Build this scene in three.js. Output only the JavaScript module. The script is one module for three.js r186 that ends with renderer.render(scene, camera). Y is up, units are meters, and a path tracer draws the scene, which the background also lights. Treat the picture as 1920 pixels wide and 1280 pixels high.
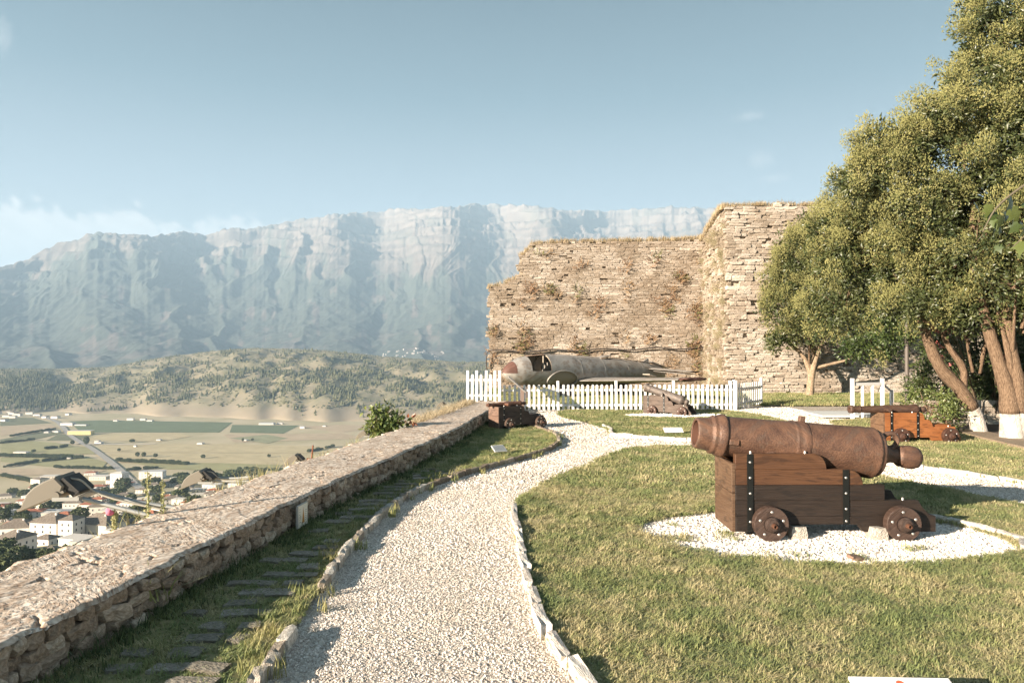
import * as THREE from 'three';
import { mergeGeometries, mergeVertices } from 'three/addons/utils/BufferGeometryUtils.js';
import { RoundedBoxGeometry } from 'three/addons/geometries/RoundedBoxGeometry.js';
import { createNoise2D, createNoise3D } from 'simplex-noise';

// ---------------------------------------------------------------- camera, sky, sun, exposure
const scene = new THREE.Scene();
const camera = new THREE.PerspectiveCamera(52.42, 1024 / 682, 0.1, 40000);
camera.position.set(0, 1.6, 0);
camera.rotation.x = 0.01538;
const renderer = new THREE.WebGLRenderer({ antialias: true });
renderer.toneMapping = THREE.LinearToneMapping;
renderer.toneMappingExposure = 5.9;
renderer.shadowMap.enabled = true;

const SUN = new THREE.Vector3(-0.85, 0.295, 0.43).normalize();   // towards the sun: low, left and behind the camera
const sun = new THREE.DirectionalLight(new THREE.Color().setRGB(1, 0.85, 0.68), 5);
sun.name = 'sun'; sun.position.copy(SUN).multiplyScalar(60); sun.target.position.set(2, 0, -12);
sun.castShadow = true; sun.shadow.radius = 1; sun.shadow.mapSize.set(4096, 4096);
Object.assign(sun.shadow.camera, { left: -30, right: 30, top: 30, bottom: -30, near: 1, far: 160 });
scene.add(sun, sun.target);
scene.fog = new THREE.FogExp2(new THREE.Color().setRGB(0.50, 0.74, 1.0), 1.32e-4);

function rng(seed) { let a = seed >>> 0; return () => { a = (a + 0x6d2b79f5) | 0; let t = Math.imul(a ^ (a >>> 15), 1 | a); t = (t + Math.imul(t ^ (t >>> 7), 61 | t)) ^ t; return ((t ^ (t >>> 14)) >>> 0) / 4294967296; }; }
const R = rng(7);
const n2 = createNoise2D(rng(11)), n3 = createNoise3D(rng(12));
const fbm2 = (x, y, o = 4) => { let s = 0, a = 0.5, f = 1; for (let i = 0; i < o; i++, a *= 0.5, f *= 2.03) s += a * n2(x * f + i * 17.3, y * f - i * 9.1); return s; };
const { clamp, lerp, smoothstep } = THREE.MathUtils;
const mix3 = (a, b, t) => [lerp(a[0], b[0], t), lerp(a[1], b[1], t), lerp(a[2], b[2], t)];
const table = (t, x) => { if (x <= t[0][0]) return t[0][1]; for (let i = 1; i < t.length; i++) if (x <= t[i][0]) { const k = (x - t[i - 1][0]) / (t[i][0] - t[i - 1][0]); return lerp(t[i - 1][1], t[i][1], k); } return t[t.length - 1][1]; };

{ // the sky: clear teal-blue air that pales to the horizon, a bank of cumulus low on the left
  const W = 2048, H = 1024, data = new Float32Array(W * H * 4), G = 0.112;
  const stops = [[-90, [0.30, 0.32, 0.31]], [-4, [0.50, 0.58, 0.60]], [0, [0.80, 0.86, 0.86]], [6, [0.74, 0.83, 0.85]], [12, [0.47, 0.62, 0.76]], [20, [0.15, 0.32, 0.44]], [30, [0.02, 0.12, 0.20]], [50, [0.02, 0.09, 0.19]], [90, [0.02, 0.08, 0.17]]];
  const grad = (e) => { for (let i = 1; i < stops.length; i++) if (e <= stops[i][0]) { const k = (e - stops[i - 1][0]) / (stops[i][0] - stops[i - 1][0]); return mix3(stops[i - 1][1], stops[i][1], k); } return stops[stops.length - 1][1]; };
  const wisps = [[18.9, 17.9, 0.9, 0.22], [19.8, 14.7, 0.75, 0.5], [20.9, 13.2, 0.9, 0.25], [-36.6, 20.3, 0.5, 0.9]];
  for (let row = 0; row < H; row++) {
    const el = ((row + 0.5) / H - 0.5) * 180, base = grad(el);
    for (let col = 0; col < W; col++) {
      const round = ((col + 0.5) / W - 0.5) * 2 * Math.PI, az = Math.atan2(Math.cos(round), -Math.sin(round)) * 180 / Math.PI;   // degrees right of straight ahead
      const up = el * Math.PI / 180, dx = Math.cos(round) * Math.cos(up), dy = Math.sin(up), dz = Math.sin(round) * Math.cos(up);
      const glow = Math.max(0, dx * SUN.x + dy * SUN.y + dz * SUN.z);
      let c = base.map((v, i) => v * (1 + [0.9, 0.7, 0.5][i] * Math.pow(glow, 6)));
      const ang = n3(dx * 3, dy * 3, dz * 3) * 0.5;
      const top = 9.6 + 1.5 * fbm2(dx * 9 + 3, dz * 9, 5) + 1.3 * Math.abs(fbm2(dx * 22, dz * 22 + 5, 3)) - 0.035 * Math.max(0, az + 30) - 3 * smoothstep(az, -14, 6) + ang;
      if (el > -3 && el < 16) {
        const edge = fbm2(dx * 60 + dy * 20, dz * 60 - dy * 85, 5);
        const a = smoothstep(top - el + edge * 1.1, -0.1, 0.6) * (1 - smoothstep(az, -19, -3)) * (0.95 - 0.25 * smoothstep(az, -33, -16));
        const body = 0.5 + 0.5 * fbm2(dx * 26 + dy * 12, dz * 26 - dy * 40, 4), k = smoothstep(top - el, 4.5, 0.2);
        c = mix3(c, mix3([1.25, 1.2, 1.17], [2.5, 2.32, 2.2], clamp(k * 0.75 + body * 0.35, 0, 1)), a);
      }
      for (const [wa, we, wx, wy] of wisps) {
        const q = ((az - wa) / wx) ** 2 + ((el - we) / wy) ** 2;
        if (q < 4) c = mix3(c, [1.0, 1.05, 1.1], clamp((1 - q * 0.5 + fbm2(az * 3, el * 5, 4) * 1.1) * 0.42, 0, 0.6));
      }
      const o = (row * W + col) * 4; data[o] = c[0] * G; data[o + 1] = c[1] * G; data[o + 2] = c[2] * G; data[o + 3] = 1;
    }
  }
  const t = new THREE.DataTexture(data, W, H, THREE.RGBAFormat, THREE.FloatType);
  t.mapping = THREE.EquirectangularReflectionMapping; t.magFilter = THREE.LinearFilter; t.minFilter = THREE.LinearFilter; t.needsUpdate = true;
  scene.background = t; scene.environment = t;
}

// ---------------------------------------------------------------- helpers
const taken = new Map();
function numbered(name) { const n = taken.get(name) ?? 0; taken.set(name, n + 1); return n ? name + '_' + String(n).padStart(3, '0') : name; }
function mesh(name, geometry, material, parent) {
  const m = new THREE.Mesh(geometry, material); m.name = name; m.castShadow = m.receiveShadow = true;
  if (parent) parent.add(m); else { m.name = numbered(name); scene.add(m); }
  return m;
}
function tag(o, label, category, group, kind) { o.userData = { label, category }; if (group) o.userData.group = group; if (kind) o.userData.kind = kind; return o; }
function thing(name, label, category, [x, y, z] = [0, 0, 0], turn = 0, group) {
  const o = new THREE.Group(); o.name = numbered(name); scene.add(o); o.position.set(x, y, z); o.rotation.y = turn; return tag(o, label, category, group);
}
function struct(name, label, geometry, material) { return tag(mesh(name, geometry, material), label, name.replace(/_/g, ' ').split(' ').slice(-2).join(' '), null, 'structure'); }
const lin = (r, g, b) => new THREE.Color().setRGB(r, g, b);
const std = (c, roughness = 0.9, extra = {}) => new THREE.MeshStandardMaterial({ color: Array.isArray(c) ? lin(...c) : c, roughness, ...extra });
function tex(size, f, { srgb = true, repeat = [1, 1] } = {}) {   // f(u, v) -> [r, g, b] linear for colour maps or a number for data maps
  const d = new Uint8Array(size * size * 4), enc = (v) => srgb ? (v <= 0.0031308 ? v * 12.92 : 1.055 * Math.pow(v, 1 / 2.4) - 0.055) : v;
  for (let y = 0; y < size; y++) for (let x = 0; x < size; x++) {
    const c = f((x + 0.5) / size, (y + 0.5) / size), o = (y * size + x) * 4, a = Array.isArray(c) ? c : [c, c, c];
    for (let k = 0; k < 3; k++) d[o + k] = clamp(enc(clamp(a[k], 0, 1)) * 255, 0, 255);
    d[o + 3] = 255;
  }
  const t = new THREE.DataTexture(d, size, size); t.wrapS = t.wrapT = THREE.RepeatWrapping; t.magFilter = THREE.LinearFilter; t.minFilter = THREE.LinearMipmapLinearFilter; t.generateMipmaps = true;
  if (srgb) t.colorSpace = THREE.SRGBColorSpace; t.repeat.set(...repeat); t.needsUpdate = true; return t;
}
// noise on a torus, so that tiles repeat without a seam
const tile = (u, v, f, seed = 0) => { const a = u * 2 * Math.PI, b = v * 2 * Math.PI, k = f / (2 * Math.PI); return n3(Math.cos(a) * k + seed, Math.sin(a) * k + Math.cos(b) * k, Math.sin(b) * k - seed * 1.7); };
const tfbm = (u, v, f, o = 4, seed = 0) => { let s = 0, a = 0.5; for (let i = 0; i < o; i++, a *= 0.5, f *= 2) s += a * tile(u, v, f, seed + i * 3.1); return s; };
function boxUV(g, s = 1, axis) {   // uv in metres by the main direction of each face
  g = g.index ? g.toNonIndexed() : g; const p = g.attributes.position, uv = new Float32Array(p.count * 2);
  const a = new THREE.Vector3(), b = new THREE.Vector3(), c = new THREE.Vector3();
  for (let i = 0; i < p.count; i += 3) {
    a.fromBufferAttribute(p, i); b.fromBufferAttribute(p, i + 1).sub(a); c.fromBufferAttribute(p, i + 2).sub(a); b.cross(c);
    const n = [Math.abs(b.x), Math.abs(b.y), Math.abs(b.z)], m = n[0] > n[1] && n[0] > n[2] ? 0 : n[1] > n[2] ? 1 : 2;
    for (let k = 0; k < 3; k++) { const x = p.getX(i + k), y = p.getY(i + k), z = p.getZ(i + k); uv[(i + k) * 2] = (m === 0 ? z : x) * s; uv[(i + k) * 2 + 1] = (m === 1 ? z : y) * s; }
  }
  g.setAttribute('uv', new THREE.BufferAttribute(uv, 2)); return g;
}
function box(w, h, d, x = 0, y = 0, z = 0, r = 0) { const g = (r ? new RoundedBoxGeometry(w, h, d, 1, r) : new THREE.BoxGeometry(w, h, d)); g.translate(x, y, z); return boxUV(g); }
function merge(list) { return mergeGeometries(list.map((g) => { const q = g.index ? g.toNonIndexed() : g; for (const k of Object.keys(q.attributes)) if (!['position', 'normal', 'uv', 'color'].includes(k)) q.deleteAttribute(k); return q; }), false); }
function paint(g, f) {   // vertex colours from f(x, y, z)
  const p = g.attributes.position, c = new Float32Array(p.count * 3);
  for (let i = 0; i < p.count; i++) { const v = f(p.getX(i), p.getY(i), p.getZ(i), i); c[i * 3] = v[0]; c[i * 3 + 1] = v[1]; c[i * 3 + 2] = v[2]; }
  g.setAttribute('color', new THREE.BufferAttribute(c, 3)); return g;
}
function gridMesh(nu, nv, f) {   // f(i/nu, j/nv) -> [x, y, z]
  const p = new Float32Array((nu + 1) * (nv + 1) * 3), idx = [];
  for (let j = 0, k = 0; j <= nv; j++) for (let i = 0; i <= nu; i++, k += 3) { const q = f(i / nu, j / nv); p[k] = q[0]; p[k + 1] = q[1]; p[k + 2] = q[2]; }
  for (let j = 0; j < nv; j++) for (let i = 0; i < nu; i++) { const a = j * (nu + 1) + i, b = a + 1, c = a + nu + 1, d = c + 1; idx.push(a, b, d, a, d, c); }
  const g = new THREE.BufferGeometry(); g.setAttribute('position', new THREE.BufferAttribute(p, 3)); g.setIndex(idx); g.computeVertexNormals(); return g;
}
function tube(points, radii, sides = 8, closed = true) {   // a tapered tube through points
  const c = new THREE.CatmullRomCurve3(points.map((p) => new THREE.Vector3(...p))), n = Math.max(4, points.length * 4), fr = c.computeFrenetFrames(n, false), pos = [], idx = [], uv = [];
  for (let i = 0; i <= n; i++) {
    const t = i / n, q = c.getPoint(t), k = t * (radii.length - 1), a = Math.min(radii.length - 2, Math.floor(k)), r = radii.length > 1 ? lerp(radii[a], radii[a + 1], k - a) : radii[0];
    for (let s = 0; s <= sides; s++) { const w = s / sides * 2 * Math.PI, v = q.clone().addScaledVector(fr.normals[i], Math.cos(w) * r).addScaledVector(fr.binormals[i], Math.sin(w) * r); pos.push(v.x, v.y, v.z); uv.push(s / sides * r * 6, t * c.getLength()); }
  }
  for (let i = 0; i < n; i++) for (let s = 0; s < sides; s++) { const a = i * (sides + 1) + s, b = a + sides + 1; idx.push(a, a + 1, b, b, a + 1, b + 1); }
  if (closed) for (const e of [0, n]) { const q = c.getPoint(e / n), m = pos.length / 3; pos.push(q.x, q.y, q.z); uv.push(0, 0); for (let s = 0; s < sides; s++) { const a = e * (sides + 1) + s; e ? idx.push(a, a + 1, m) : idx.push(a + 1, a, m); } }
  const g = new THREE.BufferGeometry(); g.setAttribute('position', new THREE.Float32BufferAttribute(pos, 3)); g.setAttribute('uv', new THREE.Float32BufferAttribute(uv, 2)); g.setIndex(idx); g.computeVertexNormals(); return g;
}
function inside(poly, x, z) { let c = false; for (let i = 0, j = poly.length - 1; i < poly.length; j = i++) { const [a, b] = poly[i], [d, e] = poly[j]; if ((b > z) !== (e > z) && x < (d - a) * (z - b) / (e - b) + a) c = !c; } return c; }
function nearEdge(poly, x, z) { let m = 1e9; for (let i = 0, j = poly.length - 1; i < poly.length; j = i++) { const [a, b] = poly[i], [d, e] = poly[j], t = clamp(((x - a) * (d - a) + (z - b) * (e - b)) / ((d - a) ** 2 + (e - b) ** 2 + 1e-12), 0, 1); m = Math.min(m, Math.hypot(x - a - (d - a) * t, z - b - (e - b) * t)); } return m; }
function smooth(pts, n = 6, closed = false) { const c = new THREE.CatmullRomCurve3(pts.map(([x, z]) => new THREE.Vector3(x, 0, z)), closed); return c.getSpacedPoints(pts.length * n).map((v) => [v.x, v.z]); }
function sheet(poly, y, thick = 0) {   // a flat polygon at height y, uv in metres
  const s = new THREE.Shape(poly.map(([x, z]) => new THREE.Vector2(x, -z)));
  const g = thick ? new THREE.ExtrudeGeometry(s, { depth: thick, bevelEnabled: false }) : new THREE.ShapeGeometry(s);
  g.rotateX(-Math.PI / 2); g.translate(0, y - thick, 0); return g;
}
const M4 = new THREE.Matrix4(), Q = new THREE.Quaternion(), E3 = new THREE.Euler(), V3 = (x, y, z) => new THREE.Vector3(x, y, z);
function scatter(name, geometry, material, list, parent) {   // list of [x, y, z, rx, ry, rz, sx, sy, sz, [r, g, b]]
  const m = new THREE.InstancedMesh(geometry, material, list.length); m.name = parent ? name : numbered(name); m.castShadow = m.receiveShadow = true; const c = new THREE.Color();
  list.forEach((s, i) => { M4.compose(V3(s[0], s[1], s[2]), Q.setFromEuler(E3.set(s[3], s[4], s[5])), V3(s[6], s[7], s[8])); m.setMatrixAt(i, M4); if (s[9]) m.setColorAt(i, c.setRGB(...s[9])); });
  m.userData.kind = 'stuff'; (parent ?? scene).add(m); return m;
}

// ---------------------------------------------------------------- the land below: town slope, valley floor, hill, mountain
const FALL = [[0, -12], [30, -16], [100, -45], [150, -51], [220, -60], [350, -78], [450, -90], [650, -119], [900, -150], [40000, -150]];
const landY = (x, z) => { const r = Math.hypot(x, z); return table(FALL, r) + (r > 60 && r < 880 ? 1.2 * fbm2(x / 60, z / 60, 3) * smoothstep(880 - r, 0, 200) : 0); };
const AZ = []; for (let a = -180; a < -64; a += 8) AZ.push(a); for (let a = -64; a < 30; a += 0.5) AZ.push(a); for (let a = 30; a <= 180; a += 6) AZ.push(a); AZ[AZ.length - 1] = 180;
const RAD = [6, 20, 40, 70]; for (let r = 100; r < 900; r += 14) RAD.push(r); for (let r = 900; r < 3000; r += 40) RAD.push(r); for (let r = 3000; r < 14000; r *= 1.2) RAD.push(r);
const floorGeo = gridMesh(AZ.length - 1, RAD.length - 1, (u, v) => { const a = AZ[Math.round(u * (AZ.length - 1))] * Math.PI / 180, r = RAD[Math.round(v * (RAD.length - 1))], x = Math.sin(a) * r, z = -Math.cos(a) * r; return [x, landY(x, z), z]; });
paint(floorGeo, (x, y, z) => { const r = Math.hypot(x, z), n = fbm2(x / 130, z / 130, 4), t = clamp(0.5 + n, 0, 1), m = clamp(0.5 + 1.4 * fbm2(x / 35 + 9, z / 35, 3), 0, 1); let c = mix3([0.36, 0.315, 0.18], [0.5, 0.415, 0.275], t); if (r < 900) c = mix3(c, [0.19, 0.175, 0.105], m * 0.7); return c; });
struct('valley_ground', 'dry valley floor and slope below the fortress', floorGeo, std([1, 1, 1], 1, { vertexColors: true, side: THREE.DoubleSide }));

const polar = (az, r) => [Math.sin(az * Math.PI / 180) * r, -Math.cos(az * Math.PI / 180) * r];
const HILLTOP = [[-70, -0.03], [-44.1, -0.0221], [-36.4, -0.0198], [-33.5, -0.0205], [-30.3, -0.0193], [-26.9, -0.0075], [-23.3, 0.0014], [-20.3, 0.0051], [-15.5, 0.003], [-11.3, -0.0053], [-7, -0.0115], [-4, -0.0153], [-1.8, -0.0138], [1.8, -0.0092], [6.1, -0.0076], [18.7, -0.0219], [35.9, -0.0374]];
const HILLFOOT = [[-70, 2700], [-36.4, 2160], [-30, 2010], [-26, 1830], [-20, 1690], [-15, 1590], [-8, 1500], [0, 1450], [20, 1400], [36, 1500]];
function hillY(az, v) {
  const rb = table(HILLFOOT, az) * (1 + 0.035 * n2(az / 4, 3)), rr = rb + 950, r = lerp(rb - 30, rr + 700, v), top = 1.6 + rr * table(HILLTOP, az) + 150;
  const [x, z] = polar(az, r); let k = (r - rb) / (rr - rb), h;
  if (k < 0) h = -12; else if (k < 1) h = top * Math.pow(Math.sin(k * Math.PI / 2), 0.85) * (0.9 + 0.1 * k); else h = top * (1 - 0.5 * (k - 1) * (k - 1) * 2.2);
  const w = Math.sin(Math.min(1, Math.max(0, k)) * Math.PI), spur = 1 - Math.abs(fbm2(x / 420 + 40, z / 420, 4)) * 2;
  h += k > 0 ? w * (24 * (spur - 0.6) + 13 * fbm2(x / 210, z / 210, 3) + 3 * fbm2(x / 45, z / 45, 3)) : 0;
  h += 2.5 * fbm2(x / 60, z / 60, 3) * smoothstep(k, 0, 0.2);
  return [x, -150 + h, z];
}
const hillGeo = gridMesh(420, 110, (u, v) => hillY(lerp(-66, 36, u), v));
paint(hillGeo, (x, y, z) => { const a = clamp(0.5 + 1.3 * fbm2(x / 210, z / 210, 4), 0, 1), b = clamp(0.5 + 1.6 * fbm2(x / 38, z / 38, 4), 0, 1), up = smoothstep(y, -140, -110); let c = mix3([0.28, 0.23, 0.165], [0.26, 0.22, 0.145], up); return mix3(c, [0.16, 0.15, 0.085], clamp((a * 0.75 + b * 0.7 - 0.4) * 1.3, 0, 0.92) * (0.15 + 0.85 * up)); });
struct('hill', 'low dry scrub hill beyond the fields', hillGeo, std([1, 1, 1], 1, { vertexColors: true, side: THREE.DoubleSide }));
{ // pine woods on the hill: far too many to count
  const r = rng(21), list = [], coneA = [];
  for (let k = 0; k < 3; k++) { const c = new THREE.ConeGeometry(0.5 - k * 0.12, 0.55, 6, 1); const p = c.attributes.position; for (let i = 0; i < p.count; i++) { p.setX(i, p.getX(i) * (0.75 + r() * 0.5)); p.setZ(i, p.getZ(i) * (0.75 + r() * 0.5)); } c.translate(0, 0.35 + k * 0.26, 0); coneA.push(c); }
  const g = merge(coneA); g.computeVertexNormals();
  for (let i = 0; i < 90000 && list.length < 15000; i++) {
    const az = lerp(-62, 8, r()), v = 0.03 + r() * 0.62, [x, y, z] = hillY(az, v); if (y < -150) continue;
    const band = Math.exp(-(((v - 0.2) / 0.1) ** 2)), cl = fbm2(x / 150 + 70, z / 150, 4) + 0.35 * fbm2(x / 40, z / 40, 2), left = smoothstep(-az, 29, 36) * smoothstep(0.5 - v, 0, 0.2);
    if (cl + band * 0.5 + left * 0.75 - 0.22 - 0.5 * (v > 0.5) < r() * 0.5) continue;
    const s = 5 + r() * 7, c = mix3([0.075, 0.082, 0.042], [0.125, 0.125, 0.062], r());
    list.push([x, y - 0.5, z, 0, r() * 6, 0, s * 0.8, s, s * 0.8, c]);
  }
  tag(scatter('pine_wood', g, std([1, 1, 1], 1), list), 'dark pine woods scattered over the low hill', 'wood', null, 'stuff');
  const sh = [], bush = new THREE.IcosahedronGeometry(0.5, 1); { const p = bush.attributes.position; for (let i = 0; i < p.count; i++) { const q = 0.75 + 0.5 * (n3(p.getX(i) * 3, p.getY(i) * 3, p.getZ(i) * 3) * 0.5 + 0.5); p.setXYZ(i, p.getX(i) * q, p.getY(i) * q, p.getZ(i) * q); } bush.computeVertexNormals(); }
  for (let i = 0; i < 60000 && sh.length < 16000; i++) { const az = lerp(-62, 8, r()), v = 0.06 + r() * 0.62, [x, y, z] = hillY(az, v); if (fbm2(x / 90 + 20, z / 90, 3) + 0.3 < r() * 0.8) continue; const s = 2 + r() * 4; sh.push([x, y, z, 0, r() * 6, 0, s * 1.4, s * 0.8, s * 1.4, mix3([0.075, 0.078, 0.035], [0.16, 0.145, 0.07], r())]); }
  tag(scatter('hill_scrub', bush, std([1, 1, 1], 1), sh), 'low olive scrub dotted over the dry hill', 'scrub', null, 'stuff');
}
const PEAK = [[-80, 0.03], [-60, 0.04], [-44.1, 0.0552], [-39.2, 0.0835], [-36.4, 0.099], [-35.3, 0.1086], [-34.4, 0.1174], [-33.2, 0.1301], [-32.2, 0.136], [-31.4, 0.1444], [-30.3, 0.1454], [-27.6, 0.1459], [-25.9, 0.1551], [-24, 0.1545], [-22, 0.1662], [-20.7, 0.1656], [-18.7, 0.1749], [-16.3, 0.1846], [-13.4, 0.196], [-9.6, 0.2025], [-6.1, 0.2088], [-2.6, 0.2129], [0, 0.2115], [4, 0.2064], [6.1, 0.2034], [10.5, 0.2027], [13.8, 0.2032], [15.5, 0.1987], [17.1, 0.2], [22.6, 0.1904], [29.6, 0.1738], [38.7, 0.1442], [60, 0.1]];
const SLOPE = [[0, 0], [0.12, 0.03], [0.3, 0.12], [0.45, 0.21], [0.6, 0.36], [0.75, 0.57], [0.86, 0.77], [0.93, 0.87], [0.97, 0.975], [1, 1], [1.12, 0.93], [1.3, 0.7]];
const MOUNT = {};
{
  const NU = 1000, NV = 380, rf = 3500, rt = 7200, kk = [];
  const g = gridMesh(NU, NV, (u, v) => {
    const az = lerp(-60, 36, u), k = v < 0.9 ? v / 0.9 : 1 + (v - 0.9) * 3, rr = rt * (1 + 0.05 * n2(az / 9, 8)), r = lerp(rf, rr, k), [x, z] = polar(az, r), arc = az * 105;   // metres along the range
    const top = 150 + 1.6 + rr * (table(PEAK, az) + 0.0016 * n2(az * 1.1, 5) + 0.0009 * n2(az * 3.1, 1)), warp = 230 * fbm2(arc / 1000, k * 2.2, 3);
    // buttresses and gullies that run down the fall line
    const rid = (s, o, w) => 1 - Math.abs(n2((arc + warp * w) / s + o, k * 0.9 + o)) * 2, up = smoothstep(k, 0.28, 0.62) * smoothstep(1.1 - k, 0, 0.14);
    let h = top * table(SLOPE, k + 0.03 * n2(arc / 700, 4.4) * (k < 0.95));
    h += up * (54 * rid(860, 1, 2.2) + 15 * rid(330, 7, 2.4) + 8 * rid(120, 3, 2.2) + 4 * rid(55, 13, 1.8)) * (1 - 0.72 * smoothstep(k, 0.88, 1)) * (0.35 + 0.65 * smoothstep(k, 0.55, 0.75));
    h += (30 * rid(900, 20, 1.6) + 34 * fbm2(x / 560, z / 560, 4)) * smoothstep(k, 0.02, 0.14) * (1 - 0.6 * smoothstep(k, 0.6, 0.9));
    h += (10 + 14 * smoothstep(k, 0.7, 0.85)) * fbm2(x / 130, z / 130, 6) * smoothstep(k, 0.05, 0.3) * (1 - smoothstep(k, 0.93, 1.0) * 0.6);
    // stepped limestone bands near the crest
    h += 13 * Math.sin(h / 17 + 2 * n2(arc / 500, 9)) * smoothstep(k, 0.72, 0.85) * (1 - smoothstep(k, 0.95, 1));
    kk.push([k, arc, az]); return [x, -150 + h, z];
  });
  const nor = g.attributes.normal;
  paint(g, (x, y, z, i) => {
    const [k, arc, az] = kk[i], steep = 1 - nor.getY(i) * Math.sign(nor.getY(i));
    const rock = mix3([0.125, 0.1, 0.085], [0.175, 0.145, 0.124], clamp(0.5 + 1.2 * fbm2(arc / 240, y / 90, 4), 0, 1));
    const strata = 0.86 + 0.14 * Math.sin(y / 13 + 3 * n2(arc / 420, 9)) * smoothstep(k, 0.68, 0.8); for (let q = 0; q < 3; q++) rock[q] *= strata * 0.92;
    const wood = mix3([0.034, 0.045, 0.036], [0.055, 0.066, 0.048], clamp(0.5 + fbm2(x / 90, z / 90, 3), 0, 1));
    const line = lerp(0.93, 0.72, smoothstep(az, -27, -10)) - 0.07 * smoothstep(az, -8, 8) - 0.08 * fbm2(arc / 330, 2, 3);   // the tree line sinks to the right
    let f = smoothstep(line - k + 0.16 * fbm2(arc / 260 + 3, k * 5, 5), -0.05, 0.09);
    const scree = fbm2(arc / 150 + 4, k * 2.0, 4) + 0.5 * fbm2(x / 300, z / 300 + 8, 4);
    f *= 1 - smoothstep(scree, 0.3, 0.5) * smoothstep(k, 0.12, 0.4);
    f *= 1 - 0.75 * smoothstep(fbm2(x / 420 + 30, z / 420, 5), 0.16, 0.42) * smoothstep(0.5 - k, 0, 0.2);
    f = clamp(f + 0.35 * smoothstep(fbm2(arc / 400, k * 9 + 7, 3), 0.15, 0.3) * smoothstep(k, 0.75, 0.85), 0, 1);  // dark patches high up stand for cloud shadow, painted in the forest tone
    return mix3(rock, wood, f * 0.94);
  });
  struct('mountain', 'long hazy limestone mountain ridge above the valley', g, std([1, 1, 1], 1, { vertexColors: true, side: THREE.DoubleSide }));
  MOUNT.at = (u, v) => { const i = (Math.round(v * NV) * (NU + 1) + Math.round(u * NU)); const p = g.attributes.position; return [p.getX(i), p.getY(i), p.getZ(i)]; };
}

// ---------------------------------------------------------------- the terrace: gravel, lawns, kerbs, parapet
const INNER = [[-2.55, -0.6], [-2.46, -1.9], [-2.39, -2.7], [-2.32, -3.16], [-2.27, -3.45], [-2.2, -4.04], [-2.11, -4.92], [-1.94, -6.33], [-1.79, -7.27], [-1.42, -9.26], [-1, -11.84], [-0.5, -16.12], [-0.12, -18.6]];
const OUTER = [[-3.35, -0.6], [-3.22, -2.2], [-3.13, -3.2], [-3.06, -4.09], [-2.99, -4.99], [-2.86, -5.95], [-2.68, -7.37], [-2.44, -8.9], [-2.2, -10.45], [-1.86, -12.3], [-1.42, -14.9], [-0.95, -18.1], [-0.9, -18.9]];
const PH = 0.3;
const innerCurve = new THREE.CatmullRomCurve3(INNER.map(([x, z]) => V3(x, 0, z))), outerCurve = new THREE.CatmullRomCurve3(OUTER.map(([x, z]) => V3(x, 0, z)));
const LEFTKERB = smooth([[-0.95, -0.4], [-1.08, -1.6], [-1.17, -2.84], [-1.21, -3.38], [-1.24, -3.91], [-1.28, -4.65], [-1.3, -5.15], [-1.3, -5.97], [-1.27, -6.61], [-1.2, -7.3], [-0.98, -8.15], [-0.5, -9.23], [-0.08, -9.93], [0.33, -10.69], [0.7, -11.6], [0.83, -12.41], [0.79, -13.45], [0.52, -14.47], [0.25, -15.4]], 5);
const RIGHTKERB = smooth([[0.75, -0.4], [0.56, -1.6], [0.41, -2.84], [0.33, -3.38], [0.25, -3.64], [0.18, -4.03], [0.13, -4.55], [0.09, -5.15], [0.05, -5.92], [0.02, -6.96]], 5);
const OVAL = smooth([[1.08, -6.24], [1.27, -5.65], [1.78, -5.29], [2.36, -5.14], [2.92, -5.14], [3.52, -5.27], [4.02, -5.48], [4.2, -5.75], [4.14, -6.3], [3.9, -6.62], [3.1, -6.9], [2.08, -6.92], [1.37, -6.63]], 4, true);
const LAWN_MAIN = [...RIGHTKERB, ...smooth([[0.02, -6.96], [0.07, -7.45], [0.23, -7.94], [0.61, -8.84], [1.04, -9.66], [1.63, -10.92], [2.33, -11.66], [3.19, -11.6], [4.1, -9.9], [4.79, -8.45], [5.12, -7.75], [5.5, -6.6], [6.6, -4.5]], 4), [8, -2], [8, -0.4]];
const LAWN_BACK = smooth([[1.2, -17.36], [1.76, -15.32], [1.97, -14.27], [1.96, -13.28], [2.65, -12.75], [3.4, -12.3], [4.2, -11.9], [5.0, -12.2], [5.88, -13.45], [6.18, -15.1], [6.2, -16.67], [6.0, -18.2], [5.6, -18.72], [3.5, -18.7], [1.44, -18.7]], 4, true);
const LAWN_RIGHT = [...smooth([[7.39, -16.03], [6.85, -14.6], [6.5, -13.2], [6.1, -11.8], [5.72, -10.2], [5.66, -9.5], [6.02, -8.69], [6.35, -7.9], [7.1, -6.3]], 4), [8.2, -6.3], [8.2, -9.5], [8.25, -11.5], [8.55, -13.2], [9.3, -15.2], [8.6, -16.4]];
const LAWN_LEFT = [...INNER.slice(0, 12), [-0.1, -16.6], ...LEFTKERB.slice().reverse()];
const LAWN_FAR = [[6.6, -21], [8.2, -20.4], [14, -20.4], [20, -19], [20, -25.9], [8.2, -25.9], [8, -29.3], [-0.8, -29.3], [-0.8, -19.6], [0.6, -19.3], [6.4, -19.6]];
const LAWN_ALL = [LAWN_MAIN, LAWN_BACK, LAWN_RIGHT, LAWN_LEFT, LAWN_FAR];

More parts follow.
